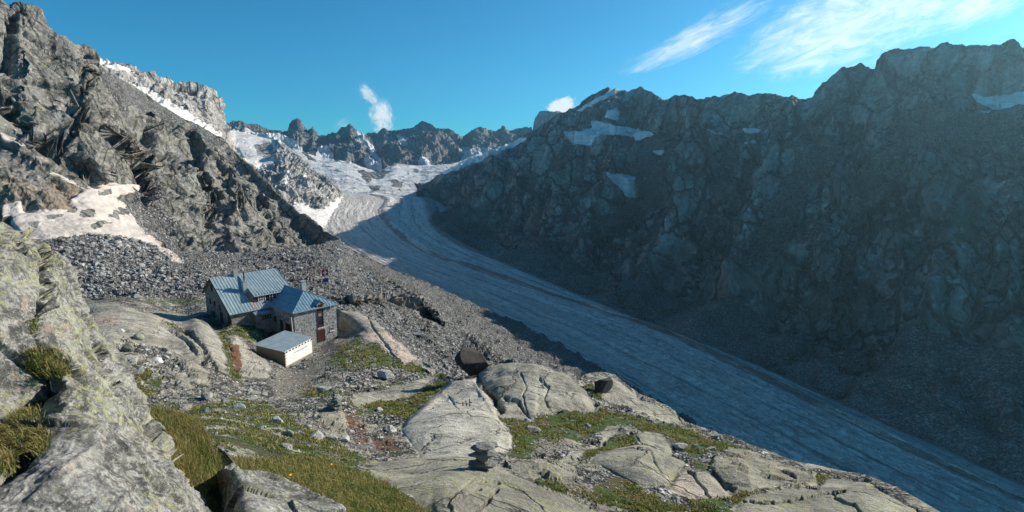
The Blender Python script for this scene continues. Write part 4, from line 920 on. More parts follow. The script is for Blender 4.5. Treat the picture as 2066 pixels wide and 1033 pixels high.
def near_mat():
    """granite terrace: grey rock with lichen, turf, gravel and rusty patches, each where its attribute says"""
    m, g = new_mat('terrace_ground')
    geo = g.n('ShaderNodeNewGeometry'); pos = geo.outputs['Position']
    w = g.noise(pos, .7, 4, .6, 0, True)
    pw = g.vm('ADD', pos, g.vm('MULTIPLY', g.vm('SUBTRACT', w, (.5, .5, .5)), (1.2, 1.2, 1.2)))
    n1 = g.noise(pw, .30, 8, .62); n2 = g.noise(pos, 2.4, 8, .68); n4 = g.noise(pos, 9.0, 6, .72)
    n3 = g.noise(g.mapv(pw, (.45, 2.2, 1.6), (.2, .35, .6)), 1.0, 6, .62)
    slab = g.attr('slab'); pale = g.attr('pale')
    A = g.mix(pale, (.235, .222, .183), (.39, .366, .305)); B = g.mix(pale, (.42, .395, .33), (.56, .53, .455))
    col = g.mix(g.mr(n1, .35, .66), A, B)
    col = g.mix(g.m('MULTIPLY', g.mr(n3, .58, .74), .65), col, g.mix(pale, (.13, .125, .11), (.24, .23, .20)))
    k = g.m('ADD', g.m('MULTIPLY', g.m('SUBTRACT', n2, .5), 1.1), 1.0)
    k = g.m('MULTIPLY', k, g.m('ADD', g.m('MULTIPLY', g.m('SUBTRACT', n4, .5), .9), 1.0))
    e = g.vor(g.mapv(pw, (1, 1, 1.6)), .33, 'DISTANCE_TO_EDGE'); c1 = g.mr(e, 0.0, .028)
    c1 = g.m('MAXIMUM', c1, g.mr(g.noise(pos, .2, 3, .5), .48, .60))
    k = g.m('MULTIPLY', k, g.m('ADD', .35, g.m('MULTIPLY', c1, .65)))
    col = g.mix(1.0, col, g.n('ShaderNodeCombineColor', {0: k, 1: k, 2: k}).outputs[0], 'MULTIPLY')
    sp = g.m('MULTIPLY', g.mr(g.noise(pos, 16.0, 5, .78), .52, .62), .45); col = g.mix(sp, col, (.10, .098, .088))
    ws = g.m('MULTIPLY', g.m('MULTIPLY', g.mr(g.noise(g.mapv(pw, (.9, .9, .12), (.3, .2, .5)), 1.0, 6, .66), .52, .66), slab), .55); col = g.mix(ws, col, (.12, .118, .105))
    # lichen
    la = g.attr('lichen')
    li = g.m('MULTIPLY', g.mr(g.noise(pw, 4.5, 8, .75), .50, .58), g.mr(g.noise(pos, .6, 4, .6), .38, .56))
    col = g.mix(g.m('MULTIPLY', g.m('MULTIPLY', li, la), .75), col, (.34, .35, .12))
    dk = g.m('MULTIPLY', g.mr(g.noise(pos, 11.0, 5, .75), .54, .64), g.mr(g.noise(pos, 1.3, 4, .6), .42, .58))
    col = g.mix(g.m('MULTIPLY', g.m('MULTIPLY', dk, la), .8), col, (.06, .06, .055))
    # pink / rust
    col = g.mix(g.m('MULTIPLY', g.attr('tint'), g.mr(n1, .25, .6)), col, g.mix(n2, (.55, .42, .32), (.40, .28, .20)))
    col = g.mix(g.mr(g.m('ADD', g.attr('rust'), g.m('MULTIPLY', g.m('SUBTRACT', n2, .5), .8)), .4, .6), col, g.mix(n3, (.24, .11, .055), (.12, .065, .04)))
    # rubble between the slabs: stones of all greys
    vd = g.n('ShaderNodeTexVoronoi', {'Vector': pw, 'Scale': 1.9}); r1 = g.n('ShaderNodeSeparateColor', {0: vd.outputs['Color']}).outputs[0]
    vd2 = g.n('ShaderNodeTexVoronoi', {'Vector': pos, 'Scale': 6.0}); r2 = g.n('ShaderNodeSeparateColor', {0: vd2.outputs['Color']}).outputs[0]
    d1 = g.mr(vd.outputs['Distance'], .25, .6, 1.0, .0); d2 = g.mr(vd2.outputs['Distance'], .25, .65, 1.0, 0.0)
    st = g.m('MAXIMUM', g.m('MULTIPLY', d1, g.mr(r1, 0, 1, -.15, .58, False)), g.m('MULTIPLY', d2, g.mr(r2, 0, 1, .02, .50, False)))
    st = g.m('MAXIMUM', st, .03)
    stc = g.n('ShaderNodeCombineColor', {0: g.m('MULTIPLY', st, 1.03), 1: st, 2: g.m('MULTIPLY', st, .92)}).outputs[0]
    ns = g.m('SUBTRACT', 1.0, slab)
    stf = g.m('MULTIPLY', ns, g.mr(g.noise(pos, .45, 5, .65), .40, .55))
    col = g.mix(stf, col, stc)
    so = g.mr(g.m('ADD', g.attr('soil'), g.m('MULTIPLY', g.m('SUBTRACT', g.noise(pos, 1.2, 7, .7), .5), 1.3)), .45, .62)
    grav = g.mix(g.mr(n4, .35, .7), (.13, .115, .09), (.38, .35, .30))
    col = g.mix(so, col, grav)
    gn = g.noise(pos, .9, 9, .74)
    gf = g.mr(g.m('ADD', g.attr('grass'), g.m('MULTIPLY', g.m('SUBTRACT', gn, .5), 1.9)), .50, .60)
    gc = g.mix(g.mr(g.noise(pos, 5.0, 7, .72), .36, .64), (.028, .055, .008), (.10, .155, .025))
    gc = g.mix(g.mr(g.noise(pos, .35, 5, .6), .50, .66), gc, (.13, .105, .045))
    col = g.mix(gf, col, gc)
    hs = g.m('ADD', g.m('MULTIPLY', st, g.m('MULTIPLY', stf, 1.6)), g.m('ADD', g.m('MULTIPLY', n2, .35), g.m('ADD', g.m('MULTIPLY', n4, .16), g.m('ADD', g.m('MULTIPLY', n1, .5), g.m('MULTIPLY', c1, .25)))))
    hg = g.m('ADD', g.m('MULTIPLY', g.noise(pos, 7.0, 6, .75), .5), .6)
    hs = g.n('ShaderNodeMix', {0: gf, 2: hs, 3: hg}).outputs[0]
    finish(g, col, .93, hs, 1.0, .55)
    return m
M_near = near_mat()
XN, GRN, PAN, SLN = near_sheet()
NPX, NPY = proj(XN); NVIS = XN.shape[0] - 27
def near_at(px, py):
    """the point of the terrace seen at that place"""
    j = int(round((px + 150) / 1.5)); j0, j1 = max(0, j - 8), min(XN.shape[1], j + 9)
    d = (NPX[:NVIS, j0:j1] - px) ** 2 + (NPY[:NVIS, j0:j1] - py) ** 2
    dd = np.hypot(XN[:NVIS, j0:j1, 0], XN[:NVIS, j0:j1, 1])
    d = d + dd * .05
    i = np.unravel_index(np.argmin(d), d.shape); return XN[i[0], j0 + i[1]].copy()
def scree_at(px, py):
    X = XS[:300]; d = (SPX - px) ** 2 + (SPY - py) ** 2
    i = np.unravel_index(np.argmin(d), d.shape); return X[i].copy()
SPX, SPY = proj(XS[:300])

# ------------------------------------------------------------------ the great lichen boulder beside the camera
def rim_sheet(rim, ctrl, nrow, ncol, back_r, mat, side=1, left=-150, disp=(), grooves=(), name='boulder', attrs=None, y0=None, y1=None):
    ys = np.linspace(y0, y1, nrow); a = np.array(rim, float)
    xs = np.interp(ys, a[:, 1], a[:, 0])
    # soften the corners of the traced rim
    xs += fbm(np.stack([ys / 28, 0 * ys, 0 * ys], -1), 4, seed=8) * 9
    t = np.linspace(0, 1, ncol) ** .75
    PX = left + (xs[:, None] - left) * t[None]; PY = ys[:, None] * np.ones_like(t)[None]
    f = tps([(q[0], q[1]) for q in ctrl], [math.log(q[2]) for q in ctrl])
    lr = f(PX, PY)
    dr = (xs[:, None] - PX) / 120.0
    lr = lr + .20 * np.exp(-dr * 4.5)           # the stone curves away at its rim
    X = P(PX, PY, np.exp(lr))
    last = X[:, -1]; n = 16; k = (np.arange(1, n + 1) / n)
    pts = []
    for q in k:
        b = last * (1 + q * back_r); b[:, 2] = last[:, 2] * (1 + q * back_r) - q ** 1.3 * back_r * 5.0
        b[:, 0] -= q ** 2 * 1.2
        pts.append(b)
    X = np.concatenate([X, np.stack(pts, 1)], 1)
    X = displace(X, disp)
    ppx, ppy = proj(X); N = grid_normals(smooth_rows(smooth_rows(X, it=6, axis=0), it=6, axis=1)); g = np.zeros(ppx.shape)
    wx, wy = wob(X, .5, 14)
    for ln, w, d in grooves: g -= d * np.exp(-(dline(ppx + wx, ppy + wy, ln) / w) ** 2)
    g[:, ncol:] = 0
    X = X + N * g[..., None]
    return sheet(name, X, mat), X

def lichen_mat(name, k=1.0, yel=.9, white=.6, warm=0.0):
    m, g = new_mat(name)
    pos = g.n('ShaderNodeNewGeometry').outputs['Position']
    w = g.noise(pos, 2.2 * k, 5, .6, 0, True)
    pw = g.vm('ADD', pos, g.vm('MULTIPLY', g.vm('SUBTRACT', w, (.5, .5, .5)), (.13 / k,) * 3))
    n0 = g.noise(pw, .8 * k, 5, .6); n1 = g.noise(pw, 3.0 * k, 8, .66); n2 = g.noise(pos, 14 * k, 7, .72); n3 = g.noise(pos, 45 * k, 5, .75)
    st = g.noise(g.mapv(pw, (1.2 * k, 1.2 * k, 6.0 * k), (.25, .5, .2)), 1.0, 6, .66)
    col = g.mix(g.mr(n1, .38, .62), (.10, .099, .093), (.25, .243, .225))
    col = g.mix(g.mr(n2, .49, .56), col, (.34, .33, .30))
    col = g.mix(g.m('MULTIPLY', g.mr(n2, .36, .46, 1.0, 0.0), .75), col, (.055, .055, .052))
    col = g.mix(g.m('MULTIPLY', g.mr(st, .53, .60), .5), col, (.07, .068, .062))
    b1 = g.m('MULTIPLY', g.mr(g.noise(pw, 7 * k, 7, .72), .495, .55), g.mr(n0, .42, .52))
    col = g.mix(g.m('MULTIPLY', b1, .85), col, (.045, .045, .042))
    wl = g.m('MULTIPLY', g.mr(g.noise(pw, 5 * k, 7, .7), .56, .62), g.mr(g.noise(pos, 1.1 * k, 4, .6), .46, .58))
    col = g.mix(g.m('MULTIPLY', wl, white), col, (.46, .43, .39))
    y = g.m('MULTIPLY', g.mr(g.noise(pw, 8.5 * k, 8, .74), .52, .545), g.mr(g.noise(g.mapv(pos, (1, 1, 1), (1, 1, 1)), .8 * k, 5, .62), .42, .56))
    col = g.mix(g.m('MULTIPLY', y, yel), col, g.mix(g.mr(n3, .4, .6), (.22, .225, .085), (.35, .35, .16)))
    pk = g.m('MULTIPLY', g.mr(g.noise(pw, 4 * k, 6, .7), .55, .63), g.mr(g.noise(pos, .7 * k, 3, .6), .5, .6))
    col = g.mix(g.m('MULTIPLY', pk, .45 + warm), col, (.46, .33, .25))
    kk = g.m('ADD', .62, g.m('MULTIPLY', n3, .76))
    col = g.mix(1.0, col, g.n('ShaderNodeCombineColor', {0: kk, 1: kk, 2: kk}).outputs[0], 'MULTIPLY')
    h = g.m('ADD', g.m('MULTIPLY', n1, .9), g.m('ADD', g.m('MULTIPLY', n2, .35), g.m('ADD', g.m('MULTIPLY', n3, .12), g.m('MULTIPLY', st, .2))))
    finish(g, col, .94, h, 1.0, .055 / k)
    return m
M_lich = lichen_mat('lichen_granite', 1.7, .75, .4)
def big_boulder():
    rim = [(-60, 405), (0, 447), (22, 460), (52, 474), (80, 494), (102, 516), (122, 532), (137, 548), (150, 572), (160, 596), (168, 620), (182, 650), (203, 690), (222, 715), (238, 745), (258, 780), (272, 812), (280, 840), (284, 866), (310, 895), (345, 930), (380, 970), (405, 1005), (420, 1035), (440, 1090), (455, 1130)]
    ctrl = [(-150, 430, 7.0), (0, 460, 7.4), (60, 500, 7.2), (120, 560, 7.0), (150, 620, 6.8), (200, 720, 6.2), (250, 830, 5.6), (300, 920, 5.0), (400, 1033, 4.3), (450, 1130, 4.0),
            (0, 560, 6.2), (-150, 560, 5.8), (60, 620, 6.0), (100, 720, 5.5), (0, 700, 5.4), (-150, 720, 4.9), (70, 800, 5.2), (160, 820, 4.9), (0, 860, 4.9), (100, 890, 4.3), (250, 930, 4.4), (0, 960, 4.0), (150, 1033, 3.6), (300, 1033, 3.9), (0, 1130, 3.2), (-150, 1130, 3.0), (-150, 900, 4.2), (300, 1130, 3.6)]
    gro = [([(88, 500), (96, 560), (90, 620), (80, 660), (88, 720), (92, 770), (78, 810)], 7, .12), ([(120, 770), (70, 805), (30, 835), (-20, 860)], 9, .13), ([(60, 860), (70, 890), (40, 930), (0, 960)], 12, .12), ([(88, 720), (140, 745), (190, 775)], 9, .10), ([(-20, 500), (40, 500), (100, 540)], 4, .04), ([(170, 640), (210, 720), (240, 790)], 7, .05), ([(0, 700), (50, 745), (90, 765)], 6, .07)]
    o, X = rim_sheet(rim, ctrl, 720, 480, .35, M_lich, disp=[
        lambda p: fbm(p / 1.6, 4, seed=201) * .22, lambda p: facets(tiltz(p, .5, (1 / 1.4, 1 / 1.2, 1 / .8)) + fbm(p, 3)[:, None] * .5, .9, 202) * .10,
        lambda p: fbm(p / .35, 5, seed=203) * .055, lambda p: (ridged(tiltz(p, .55, (1 / .8, 1 / .7, 1 / .22)), 4, seed=204) - .5) * .045, lambda p: fbm(p / .07, 4, seed=205) * .012], grooves=gro, name='boulder', y0=400, y1=1130)
    tag(o, 'huge rounded boulder covered in yellow green lichen filling the lower left corner', 'boulder')
    return X
XB = big_boulder(); BPX, BPY = proj(XB)
M_lich2 = lichen_mat('speckled_granite', 1.6, .35, .95)
# ------------------------------------------------------------------ mesh builder for built things
import bmesh
class MB:
    def __init__(s): s.v = []; s.f = []
    def quad(s, *p):
        n = len(s.v); s.v += [tuple(q) for q in p]; s.f.append(tuple(range(n, n + len(p))))
    def box(s, x0, x1, y0, y1, z0, z1):
        s.hexa([(x0, y0, z0), (x1, y0, z0), (x1, y1, z0), (x0, y1, z0), (x0, y0, z1), (x1, y0, z1), (x1, y1, z1), (x0, y1, z1)])
    def hexa(s, c):
        n = len(s.v); s.v += [tuple(q) for q in c]
        for f in ((0, 3, 2, 1), (4, 5, 6, 7), (0, 1, 5, 4), (1, 2, 6, 5), (2, 3, 7, 6), (3, 0, 4, 7)): s.f.append(tuple(n + i for i in f))
    def prism(s, prof, a0, a1, axis='x'):
        """profile in the two other axes, extruded along axis"""
        n = len(s.v); k = len(prof)
        for a in (a0, a1):
            for p, q in prof: s.v.append((a, p, q) if axis == 'x' else ((p, a, q) if axis == 'y' else (p, q, a)))
        s.f.append(tuple(n + i for i in range(k))[::-1]); s.f.append(tuple(n + k + i for i in range(k)))
        for i in range(k): j = (i + 1) % k; s.f.append((n + i, n + j, n + k + j, n + k + i))
    def slab(s, pts, th):
        """a sheet of metal or board: outline points (top side) with a thickness below"""
        n = len(s.v); k = len(pts)
        s.v += [tuple(p) for p in pts] + [(p[0], p[1], p[2] - th) for p in pts]
        s.f.append(tuple(range(n, n + k))); s.f.append(tuple(range(n + k, n + 2 * k))[::-1])
        for i in range(k): j = (i + 1) % k; s.f.append((n + i, n + k + i, n + k + j, n + j))
    def bar(s, a, b, w, h):
        a = Vector(a); b = Vector(b); d = (b - a).normalized(); up = Vector((0, 0, 1))
        if abs(d.z) > .95: up = Vector((0, 1, 0))
        x = d.cross(up).normalized() * w / 2; y = x.cross(d).normalized() * h / 2
        s.hexa([a - x - y, a + x - y, b + x - y, b - x - y, a - x + y, a + x + y, b + x + y, b - x + y])
    def tube(s, a, b, r0, r1, n=10):
        a = Vector(a); b = Vector(b); d = (b - a).normalized(); up = Vector((1, 0, 0)) if abs(d.z) > .9 else Vector((0, 0, 1))
        x = d.cross(up).normalized(); y = d.cross(x); k = len(s.v)
        for c, r in ((a, r0), (b, r1)):
            for i in range(n): t = 2 * math.pi * i / n; s.v.append(tuple(c + x * math.cos(t) * r + y * math.sin(t) * r))
        for i in range(n): j = (i + 1) % n; s.f.append((k + i, k + j, k + n + j, k + n + i))
        s.f.append(tuple(k + i for i in range(n))[::-1]); s.f.append(tuple(k + n + i for i in range(n)))
    def build(s, name, mat, parent=None, bevel=0.0, smooth=False):
        me = bpy.data.meshes.new(name); me.from_pydata(s.v, [], s.f); 
        bm = bmesh.new(); bm.from_mesh(me); bmesh.ops.recalc_face_normals(bm, faces=bm.faces); bm.to_mesh(me); bm.free()
        me.materials.append(mat)
        if smooth: me.polygons.foreach_set('use_smooth', [True] * len(me.polygons))
        o = bpy.data.objects.new(name, me); link(o, parent)
        if bevel: b = o.modifiers.new('bevel', 'BEVEL'); b.width = bevel; b.segments = 2; b.limit_method = 'ANGLE'
        return o
def empty(name, loc, rz, label, cat, group=None):
    o = bpy.data.objects.new(name, None); link(o); o.location = loc; o.rotation_euler = (0, 0, rz); o.empty_display_size = .3
    tag(o, label, cat, group); return o
def simple(name, A, B=None, rough=.8, sc=3.0, bump=.02, metal=0.0, spec=.3, aniso=(1, 1, 1)):
    m, g = new_mat(name); B = B or tuple(c * .7 for c in A)
    p = g.mapv(g.n('ShaderNodeTexCoord').outputs['Object'], aniso)
    n = g.noise(p, sc, 7, .66); n2 = g.noise(p, sc * 7, 4, .7)
    c = g.mix(g.mr(n, .35, .65), A, B)
    k = g.m('ADD', .8, g.m('MULTIPLY', n2, .4)); c = g.mix(1.0, c, g.n('ShaderNodeCombineColor', {0: k, 1: k, 2: k}).outputs[0], 'MULTIPLY')
    finish(g, c, rough, n2, 1.0, bump, metal, spec); return m
def masonry(name, lo, hi, mortar, sc=(2.0, 2.0, 3.4), mw=.05):
    m, g = new_mat(name)
    p = g.n('ShaderNodeTexCoord').outputs['Object']
    w = g.noise(p, 2.5, 3, .6, 0, True)
    q = g.mapv(g.vm('ADD', p, g.vm('MULTIPLY', g.vm('SUBTRACT', w, (.5, .5, .5)), (.25, .25, .25))), sc)
    v = g.n('ShaderNodeTexVoronoi', {'Vector': q, 'Scale': 1.0, 'Randomness': .85}); e = g.vor(q, 1.0, 'DISTANCE_TO_EDGE', rand=.85)
    r = g.n('ShaderNodeSeparateColor', {0: v.outputs['Color']}).outputs[0]
    n = g.noise(p, 9, 6, .7)
    c = g.mix(r, lo, hi); c = g.mix(g.m('MULTIPLY', g.mr(n, .4, .7), .4), c, tuple(x * .5 for x in hi))
    big = g.noise(p, .5, 4, .6)
    c = g.mix(g.m('MULTIPLY', g.mr(big, .45, .7), .35), c, (.30, .24, .17))
    mf = g.mr(e, mw * .5, mw * 1.6, 1.0, 0.0)
    c = g.mix(mf, c, mortar)
    h = g.m('ADD', g.m('SUBTRACT', 1.0, mf), g.m('MULTIPLY', n, .4))
    finish(g, c, .93, h, 1.0, .05); return m
M_stoneH = masonry('house_masonry', (.12, .11, .10), (.36, .33, .29), (.30, .28, .25))
M_stoneT = masonry('annex_masonry', (.10, .10, .10), (.36, .36, .355), (.46, .46, .45), (2.3, 2.3, 3.6), .06)
def roof_mat(name, A, B, white):
    m, g = new_mat(name); p = g.n('ShaderNodeTexCoord').outputs['Object']
    n = g.noise(g.mapv(p, (2.2, .5, .5)), 1.0, 6, .65); n2 = g.noise(p, 6, 6, .7); n3 = g.noise(g.mapv(p, (3.5, .9, .9)), 1.0, 5, .7)
    c = g.mix(g.mr(n, .35, .65), A, B); c = g.mix(g.m('MULTIPLY', g.mr(n3, .60, .68), white), c, (.62, .66, .66)); c = g.mix(g.m('MULTIPLY', g.mr(n2, .55, .7), .35), c, tuple(x * .6 for x in A))
    finish(g, c, .50, n2, .6, .01, .25, .4); return m
M_roofH = roof_mat('worn_blue_roof_metal', (.24, .335, .37), (.36, .45, .48), 1.0)
M_roofT = roof_mat('blue_roof_metal', (.15, .27, .34), (.22, .35, .42), .4)
M_roofS = simple('grey_roof_felt', (.16, .22, .26), (.22, .27, .30), .7, 1.2, .01)
M_red = simple('dark_red_boards', (.085, .018, .015), (.055, .014, .012), .7, 4, .01, aniso=(5, 5, .6))
M_white = simple('white_paint', (.74, .73, .70), (.6, .6, .58), .6, 5, .004)
M_wood = simple('weathered_wood', (.34, .25, .17), (.22, .16, .11), .8, 3, .01, aniso=(.6, .6, 8))
M_pale = simple('pale_planks', (.80, .79, .77), (.60, .58, .55), .75, 2.2, .012, aniso=(.5, .5, 7))
M_darkw = simple('dark_timber', (.075, .055, .045), (.04, .03, .025), .85, 3, .01)
M_conc = simple('chimney_render', (.36, .36, .35), (.24, .24, .235), .9, 4, .01)
M_rust = simple('rusty_metal', (.26, .12, .06), (.42, .36, .31), .7, 3, .01)
M_steel = simple('grey_metal', (.42, .43, .44), (.3, .3, .3), .45, 5, .003, .6)
M_dark = simple('dark_opening', (.012, .011, .011), (.02, .018, .018), .9, 4, .0)
def glass_mat():
    m, g = new_mat('window_glass'); finish(g, (.02, .028, .035), .06, None, spec=.6); return m
M_glass = glass_mat()

def window(parent, face, a, z, w, h, at, frame=M_white, bars=1, shutters=None, sill=None):
    """face 'x' or 'y': wall plane; at = plane coordinate, a = centre along the wall; outward is the minus side"""
    def B(mb, a0, a1, z0, z1, d0, d1):
        if face == 'y': mb.box(a0, a1, at - d1, at - d0, z0, z1)
        else: mb.box(at - d1, at - d0, a0, a1, z0, z1)
    fr = MB(); t = .09
    B(fr, a - w / 2, a + w / 2, z, z + t, -.02, .07); B(fr, a - w / 2, a + w / 2, z + h - t, z + h, -.02, .07)
    B(fr, a - w / 2, a - w / 2 + t, z + t, z + h - t, -.02, .07); B(fr, a + w / 2 - t, a + w / 2, z + t, z + h - t, -.02, .07)
    for k in range(bars): c = a - w / 2 + w * (k + 1) / (bars + 1); B(fr, c - .035, c + .035, z + t, z + h - t, -.02, .06)
    B(fr, a - w / 2 + t, a + w / 2 - t, z + h * .5 - .025, z + h * .5 + .025, -.02, .05)
    o = fr.build('window', frame, parent)
    gl = MB(); B(gl, a - w / 2 + t, a + w / 2 - t, z + t, z + h - t, -.02, .02); gl.build('pane', M_glass, o)
    if sill: s = MB(); B(s, a - w / 2 - .15, a + w / 2 + .15, z - .16, z, -.02, .16); s.build('sill', sill, o)
    if shutters:
        for sg in (-1, 1):
            s = MB(); c = a + sg * (w / 2 + .30); B(s, c - .27, c + .27, z - .02, z + h + .02, .01, .07); s.build('shutter', shutters, o)
    return o
def door(parent, face, a, z, w, h, at, mat):
    d = MB(); f = MB()
    def B(mb, a0, a1, z0, z1, d0, d1):
        if face == 'y': mb.box(a0, a1, at - d1, at - d0, z0, z1)
        else: mb.box(at - d1, at - d0, a0, a1, z0, z1)
    for k in range(4): B(d, a - w / 2 + w * k / 4 + .01, a - w / 2 + w * (k + 1) / 4 - .01, z, z + h, -.02, .05)
    o = d.build('door', mat, parent)
    B(f, a - w / 2 - .1, a - w / 2, z, z + h + .1, -.02, .08); B(f, a + w / 2, a + w / 2 + .1, z, z + h + .1, -.02, .08); B(f, a - w / 2, a + w / 2, z + h, z + h + .1, -.02, .08)
    f.build('door_frame', M_darkw, o)
    return o

def build_hut():
    H = empty('mountain_hut', (HC[0], HC[1], HZ), HYAW, 'two-part stone mountain hut with blue metal roofs on the terrace above the glacier', 'mountain hut')
    # --- main house: the long gable with a cut-out for the red dormer band
    w = MB(); x0, x1 = -7.06, 4.5
    prof = [(8.6, 1.5), (8.6, 6.1), (15.9, 11.32), (19.7, 8.36), (19.7, 1.5)]
    w.prism(prof, x0, -2.6)
    w.prism([(8.6, 1.5), (8.6, 6.08), (9.7, 6.86), (9.7, 8.1), (15.9, 11.3), (19.7, 8.34), (19.7, 1.5)], -2.6, x1)
    w.build('wall', M_stoneH, H)
    s = 5.22 / 7.3
    def seams(mb, fa, fb, n):
        for i in range(n + 1):
            t = i / n; a = Vector(fa(t)); b = Vector(fb(t)); a.z += .03; b.z += .03; mb.bar(a, b, .045, .07)
    r = MB()
    zr = 11.46; r.slab([(-7.45, 8.25, zr - (15.9 - 8.25) * s), (-2.62, 8.25, zr - (15.9 - 8.25) * s), (-2.62, 15.9, zr), (-7.45, 15.9, zr)], .12)
    seams(r, lambda t: (-7.43 + t * 4.79, 8.25, zr - 7.65 * s), lambda t: (-7.43 + t * 4.79, 15.9, zr), 9)
    rf = r.build('roof', M_roofH, H)
    r = MB(); zl = zr - (15.9 - 9.72) * s
    r.slab([(-2.60, 8.25, zr - 7.65 * s), (.3, 8.25, zr - 7.65 * s), (.3, 9.68, zl), (-2.60, 9.68, zl)], .12)
    seams(r, lambda t: (-2.58 + t * 2.86, 8.25, zr - 7.65 * s), lambda t: (-2.58 + t * 2.86, 9.68, zl), 6)
    r.build('roof', simple('bare_roof_metal', (.40, .41, .41), (.28, .33, .36), .5, 3, .01, .3), H)
    ze = 8.22; r = MB()
    r.slab([(-2.60, 9.25, ze), (4.85, 9.25, ze), (4.85, 15.9, zr + .004), (-2.60, 15.9, zr + .004)], .12)
    seams(r, lambda t: (-2.55 + t * 7.36, 9.25, ze), lambda t: (-2.55 + t * 7.36, 15.9, zr), 14)
    r.bar((-2.6, 9.95, ze + .40), (4.85, 9.95, ze + .40), .05, .06)
    d = r.build('dormer_roof', M_roofH, H)
    for i in range(13):
        q = MB(); q.box(-2.2 + i * .55, -2.06 + i * .55, 9.45, 9.55, ze + .10, ze + .26); q.build('snow_guard', M_darkw, d)
    r = MB(); r.slab([(-7.45, 15.904, zr - .003), (4.85, 15.904, zr - .003), (4.85, 20.1, zr - 4.2 * .785), (-7.45, 20.1, zr - 4.2 * .785)], .12)
    r.build('roof', M_roofH, H, 0)
    # cheek of the dormer, rusty flashing
    r = MB(); r.prism([(9.7, 6.9), (9.7, 8.1), (15.8, 11.30)], -2.66, -2.60); r.build('dormer_cheek', M_rust, H)
    r = MB(); a = (-2.95, 8.4, zr - 7.5 * s + .05); b = (-2.95, 12.4, zr - 3.5 * s + .05); r.bar(a, b, .40, .05); r.bar((-3.3, 11.35, zr - 4.55 * s + .05), (-2.65, 11.35, zr - 4.55 * s + .05), .3, .06); r.build('flashing', M_rust, H)
    # barge boards, gutter
    b = MB(); b.bar((-7.47, 8.25, zr - 7.65 * s - .16), (-7.47, 15.9, zr - .16), .05, .2); b.bar((-7.47, 15.9, zr - .16), (-7.47, 20.1, zr - 3.3 - .16), .05, .2); b.build('barge_board', M_red, H)
    b = MB(); b.bar((-7.45, 8.2, zr - 7.65 * s - .14), (-2.6, 8.2, zr - 7.65 * s - .14), .12, .10); b.build('gutter', M_darkw, H)
    # red band with windows
    b = MB(); b.box(-2.6, 4.5, 9.62, 9.69, 6.98, 8.12); b.build('red_boarding', M_red, H)
    window(H, 'y', -1.25, 7.02, .95, 1.06, 9.615, M_white, 1); window(H, 'y', 1.35, 7.02, .95, 1.06, 9.615, M_white, 0); window(H, 'y', 3.6, 7.02, .95, 1.06, 9.615, M_white, 1)
    for c in (-.45, 2.2, .45): k = MB(); k.box(c - .05, c + .05, 9.56, 9.615, 7.0, 8.1); k.build('window_jamb', M_white, H)
    # gable wall openings
    for (y, z, ww, hh) in ((16.2, 8.9, .8, 1.3), (17.4, 6.3, .62, 1.0), (15.5, 6.2, .62, 1.0), (13.2, 5.9, .9, .95)):
        window(H, 'x', y, z, ww, hh, x0, M_red, 1)
    for (y, z, ww, hh) in ((9.5, 3.7, .9, 1.95), (12.8, 3.7, .9, 1.8), (16.5, 3.7, 1.5, 1.3)): door(H, 'x', y, z, ww, hh, x0, M_darkw)
    # --- linking bay with the wooden window
    a = MB(); a.prism([(7.5, 1.5), (7.5, 5.25), (8.62, 5.55), (8.62, 1.5)], -3.3, -.02); a.build('bay_wall', M_stoneH, H)
    a = MB(); a.slab([(-3.5, 7.2, 5.32), (.0, 7.2, 5.32), (.0, 8.6, 5.78), (-3.5, 8.6, 5.78)], .1); a.build('bay_roof', M_roofT, H)
    window(H, 'y', -1.35, 4.0, 1.9, .95, 7.5, M_wood, 3); 
    # --- stone annex with the hipped roof
    w = MB(); w.box(0, 8.18, 0, 8.75, -1.2, 6.36); w.build('annex_wall', M_stoneT, H)
    zt = 6.42; zx = 8.95; e = .35; r = MB()
    A = (-e, -e, zt); Bq = (8.18 + e, -e, zt); Cq = (8.18 + e, 9.1, zt); Dq = (-e, 8.2, zt); R0 = (4.09, 3.7, zx); R1 = (4.09, 10.9, zx)
    r.slab([A, R0, R1, Dq], .1); r.slab([(A[0], A[1] - .003, A[2]), (Bq[0], Bq[1] - .003, Bq[2]), (R0[0], R0[1] - .003, R0[2])], .1); r.slab([Bq, Cq, R1, R0], .1)
    sy = (zx - zt) / (3.7 + e)
    for i in range(1, 16):
        x = -e + (8.18 + 2 * e) * i / 16; tt = min((x + e), (8.18 + e - x)) / (4.09 + e); r.bar((x, -e, zt + .03), (x, -e + tt * (3.7 + e), zt + tt * (zx - zt) + .03), .045, .07)
    for fq in (.36, .70): r.bar((-e + fq * 4.44, -e + fq * 4.05, zt + fq * (zx - zt) + .03), (-e + fq * 4.44, 8.3 + fq * 2, zt + fq * (zx - zt) + .03), .05, .05)
    for (p, q) in ((A, R0), (Bq, R0), (R0, R1)): r.bar((p[0], p[1], p[2] + .04), (q[0], q[1], q[2] + .04), .12, .08)
    r.bar((-e, .1, zt + .22), (8.5, .1, zt + .22), .04, .05)
    r.build('annex_roof', M_roofT, H)
    gt = MB(); gt.bar((-e, -e - .06, zt - .08), (8.18 + e, -e - .06, zt - .08), .12, .12); gt.bar((-e - .06, -e, zt - .08), (-e - .06, 8.2, zt - .08), .12, .12); gt.build('gutter', M_steel, H)
    # loading bay on the front
    door(H, 'y', 4.95, -.05, 1.25, 2.15, 0.0, M_red)
    l = MB(); l.box(4.25, 5.65, -.12, -.003, 2.25, 2.42); l.build('lintel', M_conc, H)
